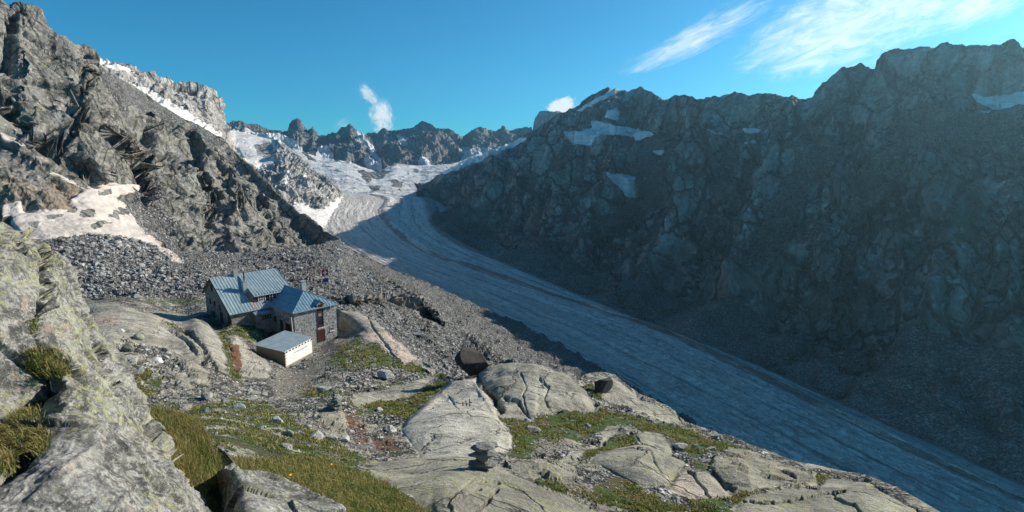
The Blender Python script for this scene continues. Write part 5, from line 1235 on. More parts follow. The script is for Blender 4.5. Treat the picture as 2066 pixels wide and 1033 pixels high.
    k = MB(); k.box(4.38, 4.52, -.12, -.003, 2.62, 6.9); k.box(5.38, 5.52, -.12, -.003, 2.62, 6.9); k.box(4.52, 5.38, -.10, -.003, 2.62, 3.1); k.box(4.52, 5.38, -.10, -.003, 4.55, 4.75); k.box(4.52, 5.38, -.10, -.003, 5.3, 6.1)
    bay = k.build('loading_hatch', M_red, H)
    k = MB(); k.box(4.52, 5.38, -.05, -.003, 3.1, 4.55); k.build('pane', M_glass, bay); k = MB(); k.box(4.52, 5.38, -.06, -.003, 4.75, 5.3); k.build('board', M_wood, bay)
    k = MB(); k.box(4.28, 5.62, -.2, -.005, 2.5, 2.62); k.build('sill', M_white, bay)
    k = MB(); k.prism([(4.3, 6.1), (5.6, 6.1), (5.6, 7.0), (4.95, 7.55), (4.3, 7.0)], -.30, 1.6, 'y'); dm = k.build('dormer', M_wood, H)
    k = MB(); k.slab([(4.12, -.42, 6.93), (4.95, -.42, 7.68), (4.95, 1.95, 7.68), (4.12, 1.1, 6.93)], .07); k.slab([(4.95, -.423, 7.684), (5.78, -.423, 6.93), (5.78, 1.1, 6.93), (4.95, 1.95, 7.684)], .07); k.build('dormer_roof', M_roofT, dm)
    window(dm, 'y', 4.95, 6.3, .7, .7, -.30, M_red, 1)
    window(H, 'y', 7.15, 1.55, .75, .55, 0.0, M_conc, 0, None, M_white); window(H, 'y', 2.35, 1.0, .8, .55, 0.0, M_conc, 0, None, M_conc)
    # yard side of the annex
    window(H, 'x', 7.6, 3.3, .8, 1.1, 0, M_red, 1, M_red); door(H, 'x', 4.7, 2.1, .95, 2.0, 0, M_darkw); window(H, 'x', 2.3, 2.6, .8, 1.35, 0, M_red, 1, M_red)
    # chimneys
    def chim(x, y, z0, z1, w_, d_, mat, cap=True, nm='chimney'):
        c = MB(); c.box(x - w_ / 2, x + w_ / 2, y - d_ / 2, y + d_ / 2, z0, z1); o = c.build(nm, mat, H)
        if cap: c = MB(); c.box(x - w_ / 2 - .1, x + w_ / 2 + .1, y - d_ / 2 - .1, y + d_ / 2 + .1, z1 + .18, z1 + .28); [c.box(x + a * (w_ / 2 - .08) - .05, x + a * (w_ / 2 - .08) + .05, y + b_ * (d_ / 2 - .08) - .05, y + b_ * (d_ / 2 - .08) + .05, z1, z1 + .18) for a in (-1, 1) for b_ in (-1, 1)]; c.build('chimney_cap', mat, o)
        return o
    chim(-2.95, 15.6, 10.9, 12.35, .85, .7, M_conc, False)
    c2 = chim(-2.95, 12.0, 8.0, 10.55, .78, .75, simple('chimney_sheet', (.30, .36, .39), (.38, .42, .44), .5, 3, .01, .3), True)
    c = MB(); c.tube((-2.95, 12.0, 10.8), (-2.95, 12.0, 12.3), .13, .13); c.tube((-2.95, 12.0, 12.3), (-2.95, 12.0, 12.42), .22, .05); c.build('flue', M_darkw, c2)
    chim(5.9, 7.4, 7.3, 9.75, .85, .8, M_conc, True)
    return H
HUT = build_hut()
def hut_tf(x, y, z): return hut_w(x, y, z)

def build_shed():
    c = SHED['c']; yaw = SHED['yaw']; L1, L2, Hh = SHED['L1'], SHED['L2'], SHED['H1']
    S_ = empty('shed', (c[0], c[1], c[2] - Hh - .1), yaw, 'low pale log shed with flat grey roof in front of the hut', 'shed')
    zt = Hh + .1; sl = SHED['sl']
    rz = lambda y: zt + sl * y / L2
    n = 11
    w = MB()
    for i in range(n):      # planked long wall on the path side, planks with open joints
        z0 = i * zt / n; z1 = z0 + zt / n - .02; w.box(.12, L1 - .12, -.045 + .012 * (i % 2), .09, z0 + .0, z1)
    wl = w.build('front_wall', M_pale, S_)
    t = MB(); t2 = MB()                # corner notches of the logs and purlin ends
    for i in range(n):
        z0 = i * zt / n
        for x, mb_ in ((-.05, t), (L1 - .17, t2)): mb_.box(x + (.10 if i % 2 else 0), x + .22 + (.10 if i % 2 else 0), -.10, .07 - .0, z0 + .02, z0 + zt / n - .05)
    t.build('log_ends', M_wood, wl); t2.build('log_ends', M_wood, wl)
    t = MB()
    for i in range(9): x = .5 + i * (L1 - .8) / 8; t = MB(); t.box(x - .06, x + .10, -.16, -.052, zt - .34, zt - .16); t.build('rafter_end', M_darkw, S_)
    g = MB(); g.hexa([(.0, .1, -.8), (.12, .1, -.8), (.12, L2, -.8), (.0, L2, -.8), (.0, .1, rz(.1)), (.12, .1, rz(.1)), (.12, L2, rz(L2)), (.0, L2, rz(L2))]); g.build('side_wall', M_wood, S_)
    g = MB(); g.hexa([(L1 - .12, .1, -.5), (L1, .1, -.5), (L1, L2, -.5), (L1 - .12, L2, -.5), (L1 - .12, .1, rz(.1)), (L1, .1, rz(.1)), (L1, L2, rz(L2)), (L1 - .12, L2, rz(L2))]); g.box(.12, L1 - .12, L2 - .12, L2 - .003, -.5, rz(L2) - .05); g.build('back_wall', M_wood, S_)
    f = MB(); f.box(.02, L1 - .02, -.02, L2 - .02, -1.2, -.004); f.build('stone_footing', M_stoneH, S_)
    r = MB(); r.slab([(-.35, -.18, rz(-.18) + .08), (L1 + .15, -.18, rz(-.18) + .08), (L1 + .15, L2 + .25, rz(L2 + .25) + .08), (-.35, L2 + .25, rz(L2 + .25) + .08)], .07)
    for i in range(1, 4): y = i * (L2 + .4) / 4 - .18; r.bar((-.35, y, rz(y) + .09), (L1 + .15, y, rz(y) + .09), .07, .03)
    r.build('roof', M_roofS, S_)
    # faint painted writing, weathered to illegible strokes
    t = MB(); rr = random.Random(3); x = 2.3
    while x < 5.4:
        h = rr.uniform(.10, .26); t.box(x, x + .05, -.058, -.046, 1.45 - h / 2 + rr.uniform(-.03, .03), 1.45 + h / 2); t.box(x, x + rr.uniform(.1, .18), -.057, -.046, 1.42, 1.46); x += rr.uniform(.16, .24)
    t.build('writing', simple('faded_paint', (.16, .14, .13), (.26, .23, .2), .8, 4), wl)
    return S_
build_shed()

# flags and poles
def flag(name, w, h, loc, rz, parts, label, seed):
    e = empty(name, loc, rz, label, 'flag')
    nx, nz = 24, 16
    X = np.zeros((nz, nx, 3)); u = np.linspace(0, 1, nx)[None] * np.ones((nz, 1)); v = np.linspace(0, 1, nz)[:, None] * np.ones((1, nx))
    def cloth(u, v, off=0.0): return np.stack([-u * w, off + .10 * np.sin(u * 9 + seed + v * 1.5) * u, v * h - .18 * u * u * h * 1.0], -1)
    X = cloth(u, v); th = cloth(u, v, .012)
    vv = np.concatenate([X.reshape(-1, 3), th.reshape(-1, 3)]); f = gfaces(nz, nx); f2 = f[:, ::-1] + nx * nz
    o = mesh_from('cloth', vv, np.concatenate([f, f2]), parts[0], True, None, e)
    for (u0, u1, v0, v1) in parts[1]:
        for k, off in enumerate((-.006, .018)):
            a = np.linspace(u0, u1, 8)[None] * np.ones((6, 1)); b = np.linspace(v0, v1, 6)[:, None] * np.ones((1, 8)); off2 = off - .001 * (v1 - v0 > .4)
            mesh_from('cross' if k == 0 else 'cross', cloth(a, b, off2).reshape(-1, 3), gfaces(6, 8), M_white, True, None, o)
    return e
M_fred = simple('red_cloth', (.55, .02, .02), (.42, .015, .015), .8, 3, .002); M_fblue = simple('blue_cloth', (.03, .08, .30), (.02, .06, .22), .8, 3, .002)
PX_, PY_ = 6.75, -.55
tp = MB(); tp.tube((0, 0, 0), (0, 0, 8.3), .04, .025); 
fp = empty('flagpole', tuple(hut_w(PX_, PY_, 5.0)), HYAW, 'tall thin white flagpole fixed at the eave of the stone annex', 'flagpole')
tp.build('pole', M_white, fp); tp = MB(); tp.tube((0, 0, 8.3), (0, 0, 8.42), .07, .07); tp.build('finial', M_steel, fp); tp = MB(); tp.box(-.06, .06, .05, .56, .5, .58); tp.build('bracket', M_steel, fp); tp = MB(); tp.box(-.06, .06, .05, .56, 1.1, 1.18); tp.build('bracket', M_steel, fp)
q = hut_w(PX_, PY_, 12.05); flag('flag', 1.15, 1.1, (q[0] - .05, q[1], q[2]), .1, (M_fred, [(.38, .62, .17, .83), (.17, .83, .38, .62)]), 'square red flag with a white cross at the top of the pole', 0.0)
q = hut_w(PX_, PY_, 10.8); flag('flag', 1.0, .75, (q[0] - .05, q[1], q[2]), .1, (M_fblue, []), 'plain blue flag hanging just below the red one', 1.0)
q = hut_w(-1.1, -1.6, 0); wp = MB(); wp.tube((0, 0, 0), (0, 0, 5.2), .09, .06); o = wp.build('wooden_post', M_pale); gp = near_at(584, 668); o.location = (q[0], q[1], HZ + .9); o.rotation_euler = (.02, -.03, 0); tag(o, 'slender pale wooden post standing in the yard before the annex', 'post')
# ------------------------------------------------------------------ loose rock
def rock_mesh(name, sub, cuts, seed, squash=(1, 1, 1), rough=.06, flat=True, mat=None, boxy=False):
    bm = bmesh.new(); bmesh.ops.create_icosphere(bm, subdivisions=sub, radius=1.0)
    V = np.array([v.co[:] for v in bm.verts]); rg = np.random.default_rng(seed)
    if boxy: V = np.sign(V) * np.abs(V) ** .45; V /= np.abs(V).max() * .8
    for _ in range(cuts):
        n = rg.normal(size=3); n /= np.linalg.norm(n); d = rg.uniform(.42, .82); k = V @ n; m = k > d
        V[m] -= (k[m] - d)[:, None] * n
    V = V * (1 + rough * fbm(V * 1.7 + seed * 7.1, 4, seed=seed)[:, None] * 2)
    V = V * np.array(squash) / np.abs(V[:, :2]).max()
    for v, c in zip(bm.verts, V): v.co = c
    me = bpy.data.meshes.new(name); bm.to_mesh(me); bm.free()
    me.polygons.foreach_set('use_smooth', [not flat] * len(me.polygons))
    if mat: me.materials.append(mat)
    return me
def stone_mat(name, lo, hi, dark=.07, lich=.3, sc=1.0, tintc=None):
    m, g = new_mat(name); p = g.n('ShaderNodeTexCoord').outputs['Object']; rnd = g.n('ShaderNodeObjectInfo').outputs['Random']
    q = g.vm('ADD', p, g.n('ShaderNodeCombineXYZ', {0: g.m('MULTIPLY', rnd, 40.0), 1: 0.0, 2: 0.0}).outputs[0])
    n1 = g.noise(q, 1.6 * sc, 7, .65); n2 = g.noise(q, 7 * sc, 6, .72)
    c = g.mix(rnd, lo, hi); c = g.mix(g.mr(n1, .5, .7), c, tuple(x * .5 for x in lo)); c = g.mix(g.m('MULTIPLY', g.mr(n2, .54, .62), .6), c, (dark, dark, dark))
    l = g.m('MULTIPLY', g.mr(g.noise(q, 5 * sc, 6, .72), .55, .60), lich); c = g.mix(l, c, (.33, .34, .12))
    k = g.m('ADD', .7, g.m('MULTIPLY', n2, .6)); c = g.mix(1.0, c, g.n('ShaderNodeCombineColor', {0: k, 1: k, 2: k}).outputs[0], 'MULTIPLY')
    finish(g, c, .93, g.m('ADD', n1, g.m('MULTIPLY', n2, .5)), 1.0, .10); return m
M_st = stone_mat('pale_granite_stone', (.28, .27, .25), (.56, .55, .52), lich=.15)
M_stL = stone_mat('lichened_stone', (.24, .24, .20), (.36, .355, .29), lich=.6)
M_stD = stone_mat('dark_boulder', (.055, .047, .044), (.085, .075, .07), .03, .03)
M_cairn = stone_mat('cairn_stone', (.22, .22, .20), (.34, .335, .31), .06, .25, 1.5)
TPL = [rock_mesh('stone', 3, 9, 300 + i, (1, random.uniform(.6, .9), random.uniform(.38, .62)), mat=M_st) for i in range(10)]
TPLL = [rock_mesh('stone', 3, 5, 330 + i, (1, .8, .6), mat=M_stL) for i in range(2)]
def place_rock(me, px, py, w, at=near_at, sink=.28, rz=None, tilt=.2, name='stone', mat=None):
    q = at(px, py); depth = q[1] * math.cos(T) - q[2] * math.sin(T); s = w / F * depth / 2
    o = bpy.data.objects.new(name, me); link(o)
    zh = max(abs(v.co.z) for v in me.vertices) if not me.get('zh') else me['zh']; me['zh'] = zh
    o.location = (q[0], q[1], q[2] + s * zh * (1 - 2 * sink)); o.scale = (s, s, s)
    o.rotation_euler = (random.uniform(-tilt, tilt), random.uniform(-tilt, tilt), random.uniform(0, 6.28) if rz is None else rz)
    return o
NAMED = [  # px, py, width, label
    (415, 805, 40, 'long pale stone in the turf straight below the shed, largest of its cluster'), (454, 812, 30, 'flat white stone right of the long pale stone below the shed'), (507, 806, 25, 'pale wedge-shaped stone at the lower left end of the gravel path'),
    (483, 829, 38, 'striped grey block in the turf below the wedge-shaped stone'), (413, 834, 32, 'squared grey stone at the left edge of the meadow below the long pale stone'), (556, 852, 42, 'jagged pair-topped stone in the middle of the meadow'),
    (580, 879, 32, 'rounded pale stone in the meadow left of the flat grey plate'), (638, 884, 48, 'widest flat grey plate of rock below the dark outcrop'), (668, 891, 30, 'grey stone touching the right end of the flat plate'), (694, 889, 30, 'blocky grey stone in front of the rust red gully'),
    (578, 903, 34, 'flat stone lowest in the middle of the meadow'), (725, 916, 20, 'bright tilted stone below the rust red gully'), (766, 829, 22, 'upright pale stone on turf left of the large whitish slab'), (820, 812, 14, 'small white round stone on the turf strip beside the whitish slab'),
    (652, 790, 38, 'dark pyramid-shaped rock at the end of the rubble left of the turf strip'), (784, 764, 56, 'large pale block in the rubble band above the narrow flat slab'), (788, 868, 32, 'dark-sided stone at the left foot of the whitish slab'), (1070, 869, 44, 'largest grey stone in the green hollow below the humped slab'),
    (1064, 851, 17, 'small stone just above the largest stone of the green hollow'), (1186, 861, 18, 'pale round stone at the top of the winding rock strip'), (1372, 905, 36, 'blocky grey boulder heading the row beside the rounded dome'), (1405, 902, 26, 'second boulder of the row beside the rounded dome'),
    (1434, 908, 25, 'third and roundest boulder of the row beside the rounded dome'), (1463, 915, 18, 'last and smallest boulder of the row beside the rounded dome'), (1457, 887, 16, 'lone grey stone on the rim above the row of boulders'), (1170, 927, 16, 'small pale stone lying on the winding rock strip'),
    (245, 670, 18, 'bright angular stone on the broad slab nearest the lichen boulder'), (277, 683, 27, 'rounded lichen-capped stone resting on the broad slab left of the hut'), (262, 706, 32, 'flat grey slab piece below the lichen-capped stone'), (262, 730, 46, 'big tilted plate of rock against the left end of the rubble'),
    (309, 733, 42, 'large wedge of rock with a white tip below the broad slab'), (335, 722, 20, 'upright pale stone right of the white-tipped wedge'), (347, 757, 28, 'blunt grey block below the dark fluted rock'), (313, 762, 25, 'tilted stone left of the blunt grey block'), (277, 753, 40, 'long low slab fragment beside the big lichen boulder'), (344, 778, 27, 'flat white stone plate below the blunt grey block'),
    (277, 600, 24, 'single boulder on the grass edge of the scree left of the hut'), (600, 700, 0, '')]
for i, (px, py, w, lb) in enumerate(NAMED):
    if not w: continue
    me = TPLL[0] if 'lichen-capped' in lb else TPL[i % 10]
    o = place_rock(me, px, py, w); tag(o, lb, 'stone')
SHORT = {415: 'long pale stone below the shed', 507: 'wedge-shaped stone at the path end', 483: 'striped grey block', 556: 'jagged pair-topped stone', 638: 'widest flat grey plate', 694: 'blocky stone before the rusty gully', 578: 'lowest flat stone of the meadow', 766: 'upright stone on the turf strip', 652: 'dark pyramid-shaped rock', 784: 'large pale block in the rubble',
         788: 'dark-sided stone below the whitish slab', 1070: 'largest stone of the green hollow', 1186: 'pale stone atop the winding rock strip', 1372: 'boulder heading the row', 1170: 'small stone on the winding strip', 245: 'bright angular stone on the slab', 277: 'long low slab fragment', 309: 'white-tipped wedge of rock', 347: 'blunt grey block', 344: 'flat white stone plate', 313: 'tilted stone by the blunt block'}
LMK = [(a, b, SHORT[a]) for a, b, w, _ in NAMED if a in SHORT] + [(977, 945, 'tall cairn'), (677, 828, 'small cairn'), (600, 745, 'front corner of the shed'), (660, 685, 'right corner of the stone annex'), (415, 596, 'left gable of the house'), (655, 560, 'flags'), (340, 505, 'lower tip of the snow field'), (780, 606, 'eroded moraine face'), (160, 520, 'top of the lichen boulder'), (560, 545, 'ridge end of the main roof'), (740, 560, 'moraine crest'), (890, 690, 'grey moraine hollow'), (480, 545, 'house chimney'), (948, 740, 'perched dark boulder'), (1216, 780, 'round dark boulder')]
ORD = ['', 'second ', 'third ', 'fourth ', 'fifth ', 'sixth ', 'seventh ']
def single_out(objs, noun, where):
    per = {}
    for o, x, y, w in objs:
        j = min(range(len(LMK)), key=lambda k: math.hypot(x - LMK[k][0], (y - LMK[k][1]) * 1.3)); per.setdefault(j, []).append((math.hypot(x - LMK[j][0], (y - LMK[j][1]) * 1.3), w, o))
    for j, l in per.items():
        l.sort(key=lambda t: t[0]); med = 9
        for i, (d, w, o) in enumerate(l[:7]):
            o['label'] = f"{'small' if w < med else 'larger'} {noun} {where}, {ORD[i]}nearest to the {LMK[j][2]}"
def scatter(n, poly, wr, label, group, at=near_at, where=None, tpl=TPL, seed=0, cat='stone', mind=.8):
    rg = random.Random(seed); a = np.array(poly, float); done = []; k = 0; objs = []
    while len(done) < n and k < n * 60:
        k += 1; x = rg.uniform(a[:, 0].min(), a[:, 0].max()); y = rg.uniform(a[:, 1].min(), a[:, 1].max())
        if not inpoly(np.array([x]), np.array([y]), poly)[0]: continue
        w = wr[0] * (wr[1] / wr[0]) ** (rg.random() ** 1.8)
        if any(abs(x - c[0]) < mind * (w + c[2]) / 2 and abs(y - c[1]) < mind * .6 * (w + c[2]) / 2 for c in done): continue
        if any(abs(x - c[0]) < (w + c[2]) / 2 and abs(y - c[1]) < .5 * (w + c[2]) / 2 for c in NAMED): continue
        if at is near_at:
            j = int(round((x + 150) / 1.5)); i = int(np.argmin(np.abs(NPY[:NVIS, j] - y)))
            if SLN[i, j] > .5 and rg.random() < .93: continue
        done.append((x, y, w)); o = place_rock(tpl[rg.randrange(len(tpl))], x, y, w, at); tag(o, label, cat, group); objs.append((o, x, y, w))
    if where: single_out(objs, cat, where)
scatter(70, [(690, 762), (720, 752), (800, 735), (880, 764), (840, 768), (770, 785), (700, 800), (660, 790)], (6, 17), 'one of the small sharp pale stones in the rubble band between path and rim', 'rubble stones below the pale ramp', where='in the rubble band', seed=1)
scatter(72, [(400, 790), (520, 790), (620, 830), (740, 890), (745, 930), (640, 925), (480, 880), (430, 850)], (5, 19), 'one of the small grey stones strewn over the meadow below the shed', 'stones strewn on the meadow', where='on the meadow', seed=2)
scatter(60, [(225, 690), (300, 700), (340, 740), (400, 775), (520, 775), (540, 800), (400, 800), (300, 800), (270, 760)], (6, 20), 'one of the small flat stones heaped below the broad slab', 'stones below the broad slab', where='below the slab', seed=3)
scatter(34, [(1000, 900), (1040, 870), (1100, 850), (1200, 840), (1240, 850), (1190, 880), (1120, 915), (1060, 930), (1010, 930)], (4, 11), 'one of the small stones in the green hollow', 'stones in the green hollow', where='in the hollow', seed=4)
scatter(26, [(572, 742), (634, 712), (665, 708), (640, 730), (600, 758), (575, 765)], (5, 12), 'one of the rubble stones piled along the foot of the shed', 'stones at the foot of the shed', where='by the path', seed=5)

# the perched dark boulder, the round dark boulder, loose boulders on the cliff foot
def special(name, px, py, w, h, seed, label, mat, cuts=7, dr=0.0, rough=.05, rz=.4):
    q = near_at(px, py + h * .34); w *= 1.12; depth = q[1] * math.cos(T) - q[2] * math.sin(T); s = w / F * depth / 2
    me = rock_mesh(name, 5, cuts, seed, (1, .85, 1.15 * h / w), rough, False, mat)
    o = bpy.data.objects.new(name, me); link(o); o.location = (q[0], q[1] + s * .5 * 0, q[2] + s * h / w * .86); o.scale = (s, s, s); o.rotation_euler = (.05, -.12, rz); tag(o, label, 'boulder'); return o
special('boulder', 946, 729, 64, 62, 407, 'dark brown angular boulder perched on the rim above the whitish slab', M_stD, 9)
special('boulder', 1216, 779, 44, 34, 412, 'smaller rounded dark boulder on the rim right of the humped slab', M_stD, 5, rz=1.2)

def cairn(px, py, hpx, levels, label, seed, at=near_at):
    q = at(px, py); depth = q[1] * math.cos(T) - q[2] * math.sin(T); Hc = hpx / F * depth * 1.08; rg = random.Random(seed)
    e = empty('cairn', (q[0], q[1], q[2] - .03), 0, label, 'cairn')
    z = 0.0; tot = sum(l[1] for l in levels)
    for i, (w, t) in enumerate(levels):
        th = Hc * t / tot; me = rock_mesh('stone', 4, 12, seed * 20 + i, (1, .8, .8), .035, True, M_cairn, True)
        o = bpy.data.objects.new('stone', me); link(o, e)
        ww = w * Hc * .78; zz = np.array([v.co.z for v in me.vertices]); hz = (zz.max() - zz.min()) / 2
        o.scale = (ww, ww, th / (2 * hz) * 1.12); o.location = (rg.uniform(-.035, .035) * Hc, rg.uniform(-.03, .03) * Hc, z + th / 2); o.rotation_euler = (rg.uniform(-.05, .05), rg.uniform(-.05, .05), rg.uniform(-.5, .5)); z += th
    return e
cairn(975, 948, 56, [(.70, .9), (.60, .7), (.64, .6), (.52, .5), (.60, 1.1), (.66, .9), (.58, .5), (.66, .9), (.60, .7)], 'tall cairn of stacked flat stones on the lichen speckled slab', 31)
cairn(677, 828, 38, [(1.0, .9), (.7, .8), (.55, .7), (.45, .6), (.40, .8), (.30, .6), (.22, .6), (.16, .5)], 'small pointed cairn on the dark outcrop above the rust red gully', 32)

# ---- the scree: a mass of boulders nobody could count, plus the largest ones each on its own
def scree_mass():
    rg = np.random.default_rng(5)
    base = []
    for i in range(14):
        me = rock_mesh('t', 1 if i < 7 else 2, 6, 500 + i, (1, .8, .7), .08)
        V = np.array([v.co[:] for v in me.vertices]); Fc = np.array([p.vertices[:] for p in me.polygons]); base.append((V, Fc)); bpy.data.meshes.remove(me)
    zones = [([(60, 470), (170, 470), (300, 484), (360, 505), (520, 512), (690, 498), (760, 555), (800, 590), (690, 604), (560, 600), (415, 606), (170, 604), (140, 560)], 7500, 1.6, 8.5),
             ([(240, 475), (300, 484), (350, 510), (330, 560), (200, 560), (120, 520), (120, 480)], 1100, 5, 13),
             ([(690, 616), (780, 614), (870, 640), (960, 700), (1000, 740), (940, 770), (890, 755), (800, 690), (745, 640), (680, 620)], 2600, 1.4, 4.5),
             ([(1000, 700), (1040, 740), (960, 760), (900, 700)], 300, 1.6, 5)]
    vs, fs, col = [], [], []; nv = 0
    Xv = XS[:300]; gpx, gpy = SPX, SPY
    for poly, n, w0, w1 in zones:
        ins = np.flatnonzero(inpoly(gpx.ravel(), gpy.ravel(), poly)); wq = np.clip(.35 + 2.6 * fbm(Xv.reshape(-1, 3)[ins] / np.array([30., 60., 60.]), 3, seed=68), .04, 2); pick = rg.choice(ins, n, p=wq / wq.sum())
        qs = Xv.reshape(-1, 3)[pick]; big = fbm(qs / 22, 3, seed=66)
        for ix, q in enumerate(qs):
            dep = q[1] * math.cos(T) - q[2] * math.sin(T); w = w0 * (w1 / w0) ** (rg.random() ** 2.6) * (.75 + .9 * float(np.clip(big[ix] + .3, 0, 1))); s = w / F * dep / 2
            V, Fc = base[rg.integers(0, 7)] if w < 4.5 else base[7 + rg.integers(0, 7)]
            a = rg.uniform(0, 6.28); c_, s_ = math.cos(a), math.sin(a); tl = rg.uniform(-.5, .5)
            R = np.array([[c_, -s_, 0], [s_, c_, 0], [0, 0, 1]]) @ np.array([[1, 0, 0], [0, math.cos(tl), -math.sin(tl)], [0, math.sin(tl), math.cos(tl)]])
            vs.append(((V * s) @ R.T + q + np.array([0, 0, s * .25])).astype(np.float32)); fs.append(Fc + nv); nv += len(V); col.append(np.full(len(V), rg.random(), np.float32))
    m, g = new_mat('scree_boulders'); p = g.n('ShaderNodeNewGeometry').outputs['Position']; r = g.attr('rnd'); n = g.noise(p, .9, 6, .7)
    c = g.mix(r, (.15, .148, .14), (.46, .455, .43)); c = g.mix(g.m('MULTIPLY', g.mr(n, .5, .66), .6), c, (.09, .09, .088))
    finish(g, c, .93, n, 1.0, .5)
    o = mesh_from('scree', np.concatenate(vs), np.concatenate(fs), m, False, dict(rnd=np.concatenate(col))); tag(o, 'grey boulder scree covering the slope behind the hut', 'scree', kind='stuff')
scree_mass()
def rubble_mass():
    rg = np.random.default_rng(15); base = []
    for i in range(10):
        me = rock_mesh('t', 1 if i < 5 else 2, 7, 600 + i, (1, .8, .55), .08)
        base.append((np.array([v.co[:] for v in me.vertices]), np.array([p.vertices[:] for p in me.polygons]))); bpy.data.meshes.remove(me)
    ok = (SLN < .4) & (NPX > 190) & (NPX < 1900) & (NPY > 640); ok[NVIS:] = False
    hutm = inpoly(NPX, NPY, [(410, 600), (560, 640), (700, 600), (700, 700), (640, 720), (560, 745), (500, 700), (410, 670)]); ok &= ~hutm
    wgt = np.where(GRN > .5, .38, 1.0) * np.where(PAN > .5, .6, 1.0); cl_ = fbm(XN.reshape(-1, 3) / 3.5, 3, seed=67).reshape(wgt.shape); wgt = wgt * np.clip(.25 + 2.2 * cl_, .02, 2)
    ins = np.flatnonzero(ok.ravel()); w_ = wgt.ravel()[ins]; pick_ = rg.choice(ins, 9500, p=w_ / w_.sum()); Q = XN.reshape(-1, 3)[pick_]
    vs, fs, col = [], [], []; nv = 0
    for q in Q:
        dep = q[1] * math.cos(T) - q[2] * math.sin(T); w = 2.2 * (9 / 2.2) ** (rg.random() ** 2.4); s = w / F * dep / 2
        V, Fc = base[rg.integers(0, 5)] if w < 4 else base[5 + rg.integers(0, 5)]
        a = rg.uniform(0, 6.28); c_, s_ = math.cos(a), math.sin(a); tl = rg.uniform(-.4, .4)
        R = np.array([[c_, -s_, 0], [s_, c_, 0], [0, 0, 1]]) @ np.array([[1, 0, 0], [0, math.cos(tl), -math.sin(tl)], [0, math.sin(tl), math.cos(tl)]])
        vs.append(((V * s) @ R.T + q + np.array([0, 0, s * .15])).astype(np.float32)); fs.append(Fc + nv); nv += len(V); col.append(np.full(len(V), rg.random(), np.float32))
    m, g = new_mat('rubble'); p = g.n('ShaderNodeNewGeometry').outputs['Position']; r = g.attr('rnd'); n = g.noise(p, 6, 6, .7)
    c = g.mix(r, (.20, .195, .18), (.56, .545, .50)); c = g.mix(g.m('MULTIPLY', g.mr(n, .5, .66), .6), c, (.11, .108, .10))
    finish(g, c, .93, n, 1.0, .08)
    o = mesh_from('rubble', np.concatenate(vs), np.concatenate(fs), m, False, dict(rnd=np.concatenate(col))); tag(o, 'small broken stones strewn between slabs and turf on the terrace', 'rubble', kind='stuff')
rubble_mass()
M_sb = stone_mat('scree_boulder', (.26, .255, .24), (.44, .43, .41), lich=0, sc=.8)
TS = [rock_mesh('boulder', 3, 8, 560 + i, (1, .8, .7), mat=M_sb) for i in range(5)]
scatter(26, [(150, 490), (300, 490), (340, 520), (360, 580), (180, 590), (140, 540)], (11, 19), 'one of the larger boulders in the scree left of the hut', 'large scree boulders left of the hut', scree_at, 'in the scree', TS, 6, 'boulder')
scatter(22, [(480, 515), (680, 500), (760, 560), (690, 600), (600, 560), (480, 540)], (8, 20), 'one of the larger boulders in the scree behind the hut', 'large scree boulders behind the hut', scree_at, 'in the scree', TS, 7, 'boulder')
scatter(18, [(720, 620), (850, 650), (960, 720), (900, 745), (800, 680)], (8, 18), 'one of the larger boulders in the scree below the old moraine', 'large scree boulders below the moraine', scree_at, 'in the lower scree', TS, 8, 'boulder')

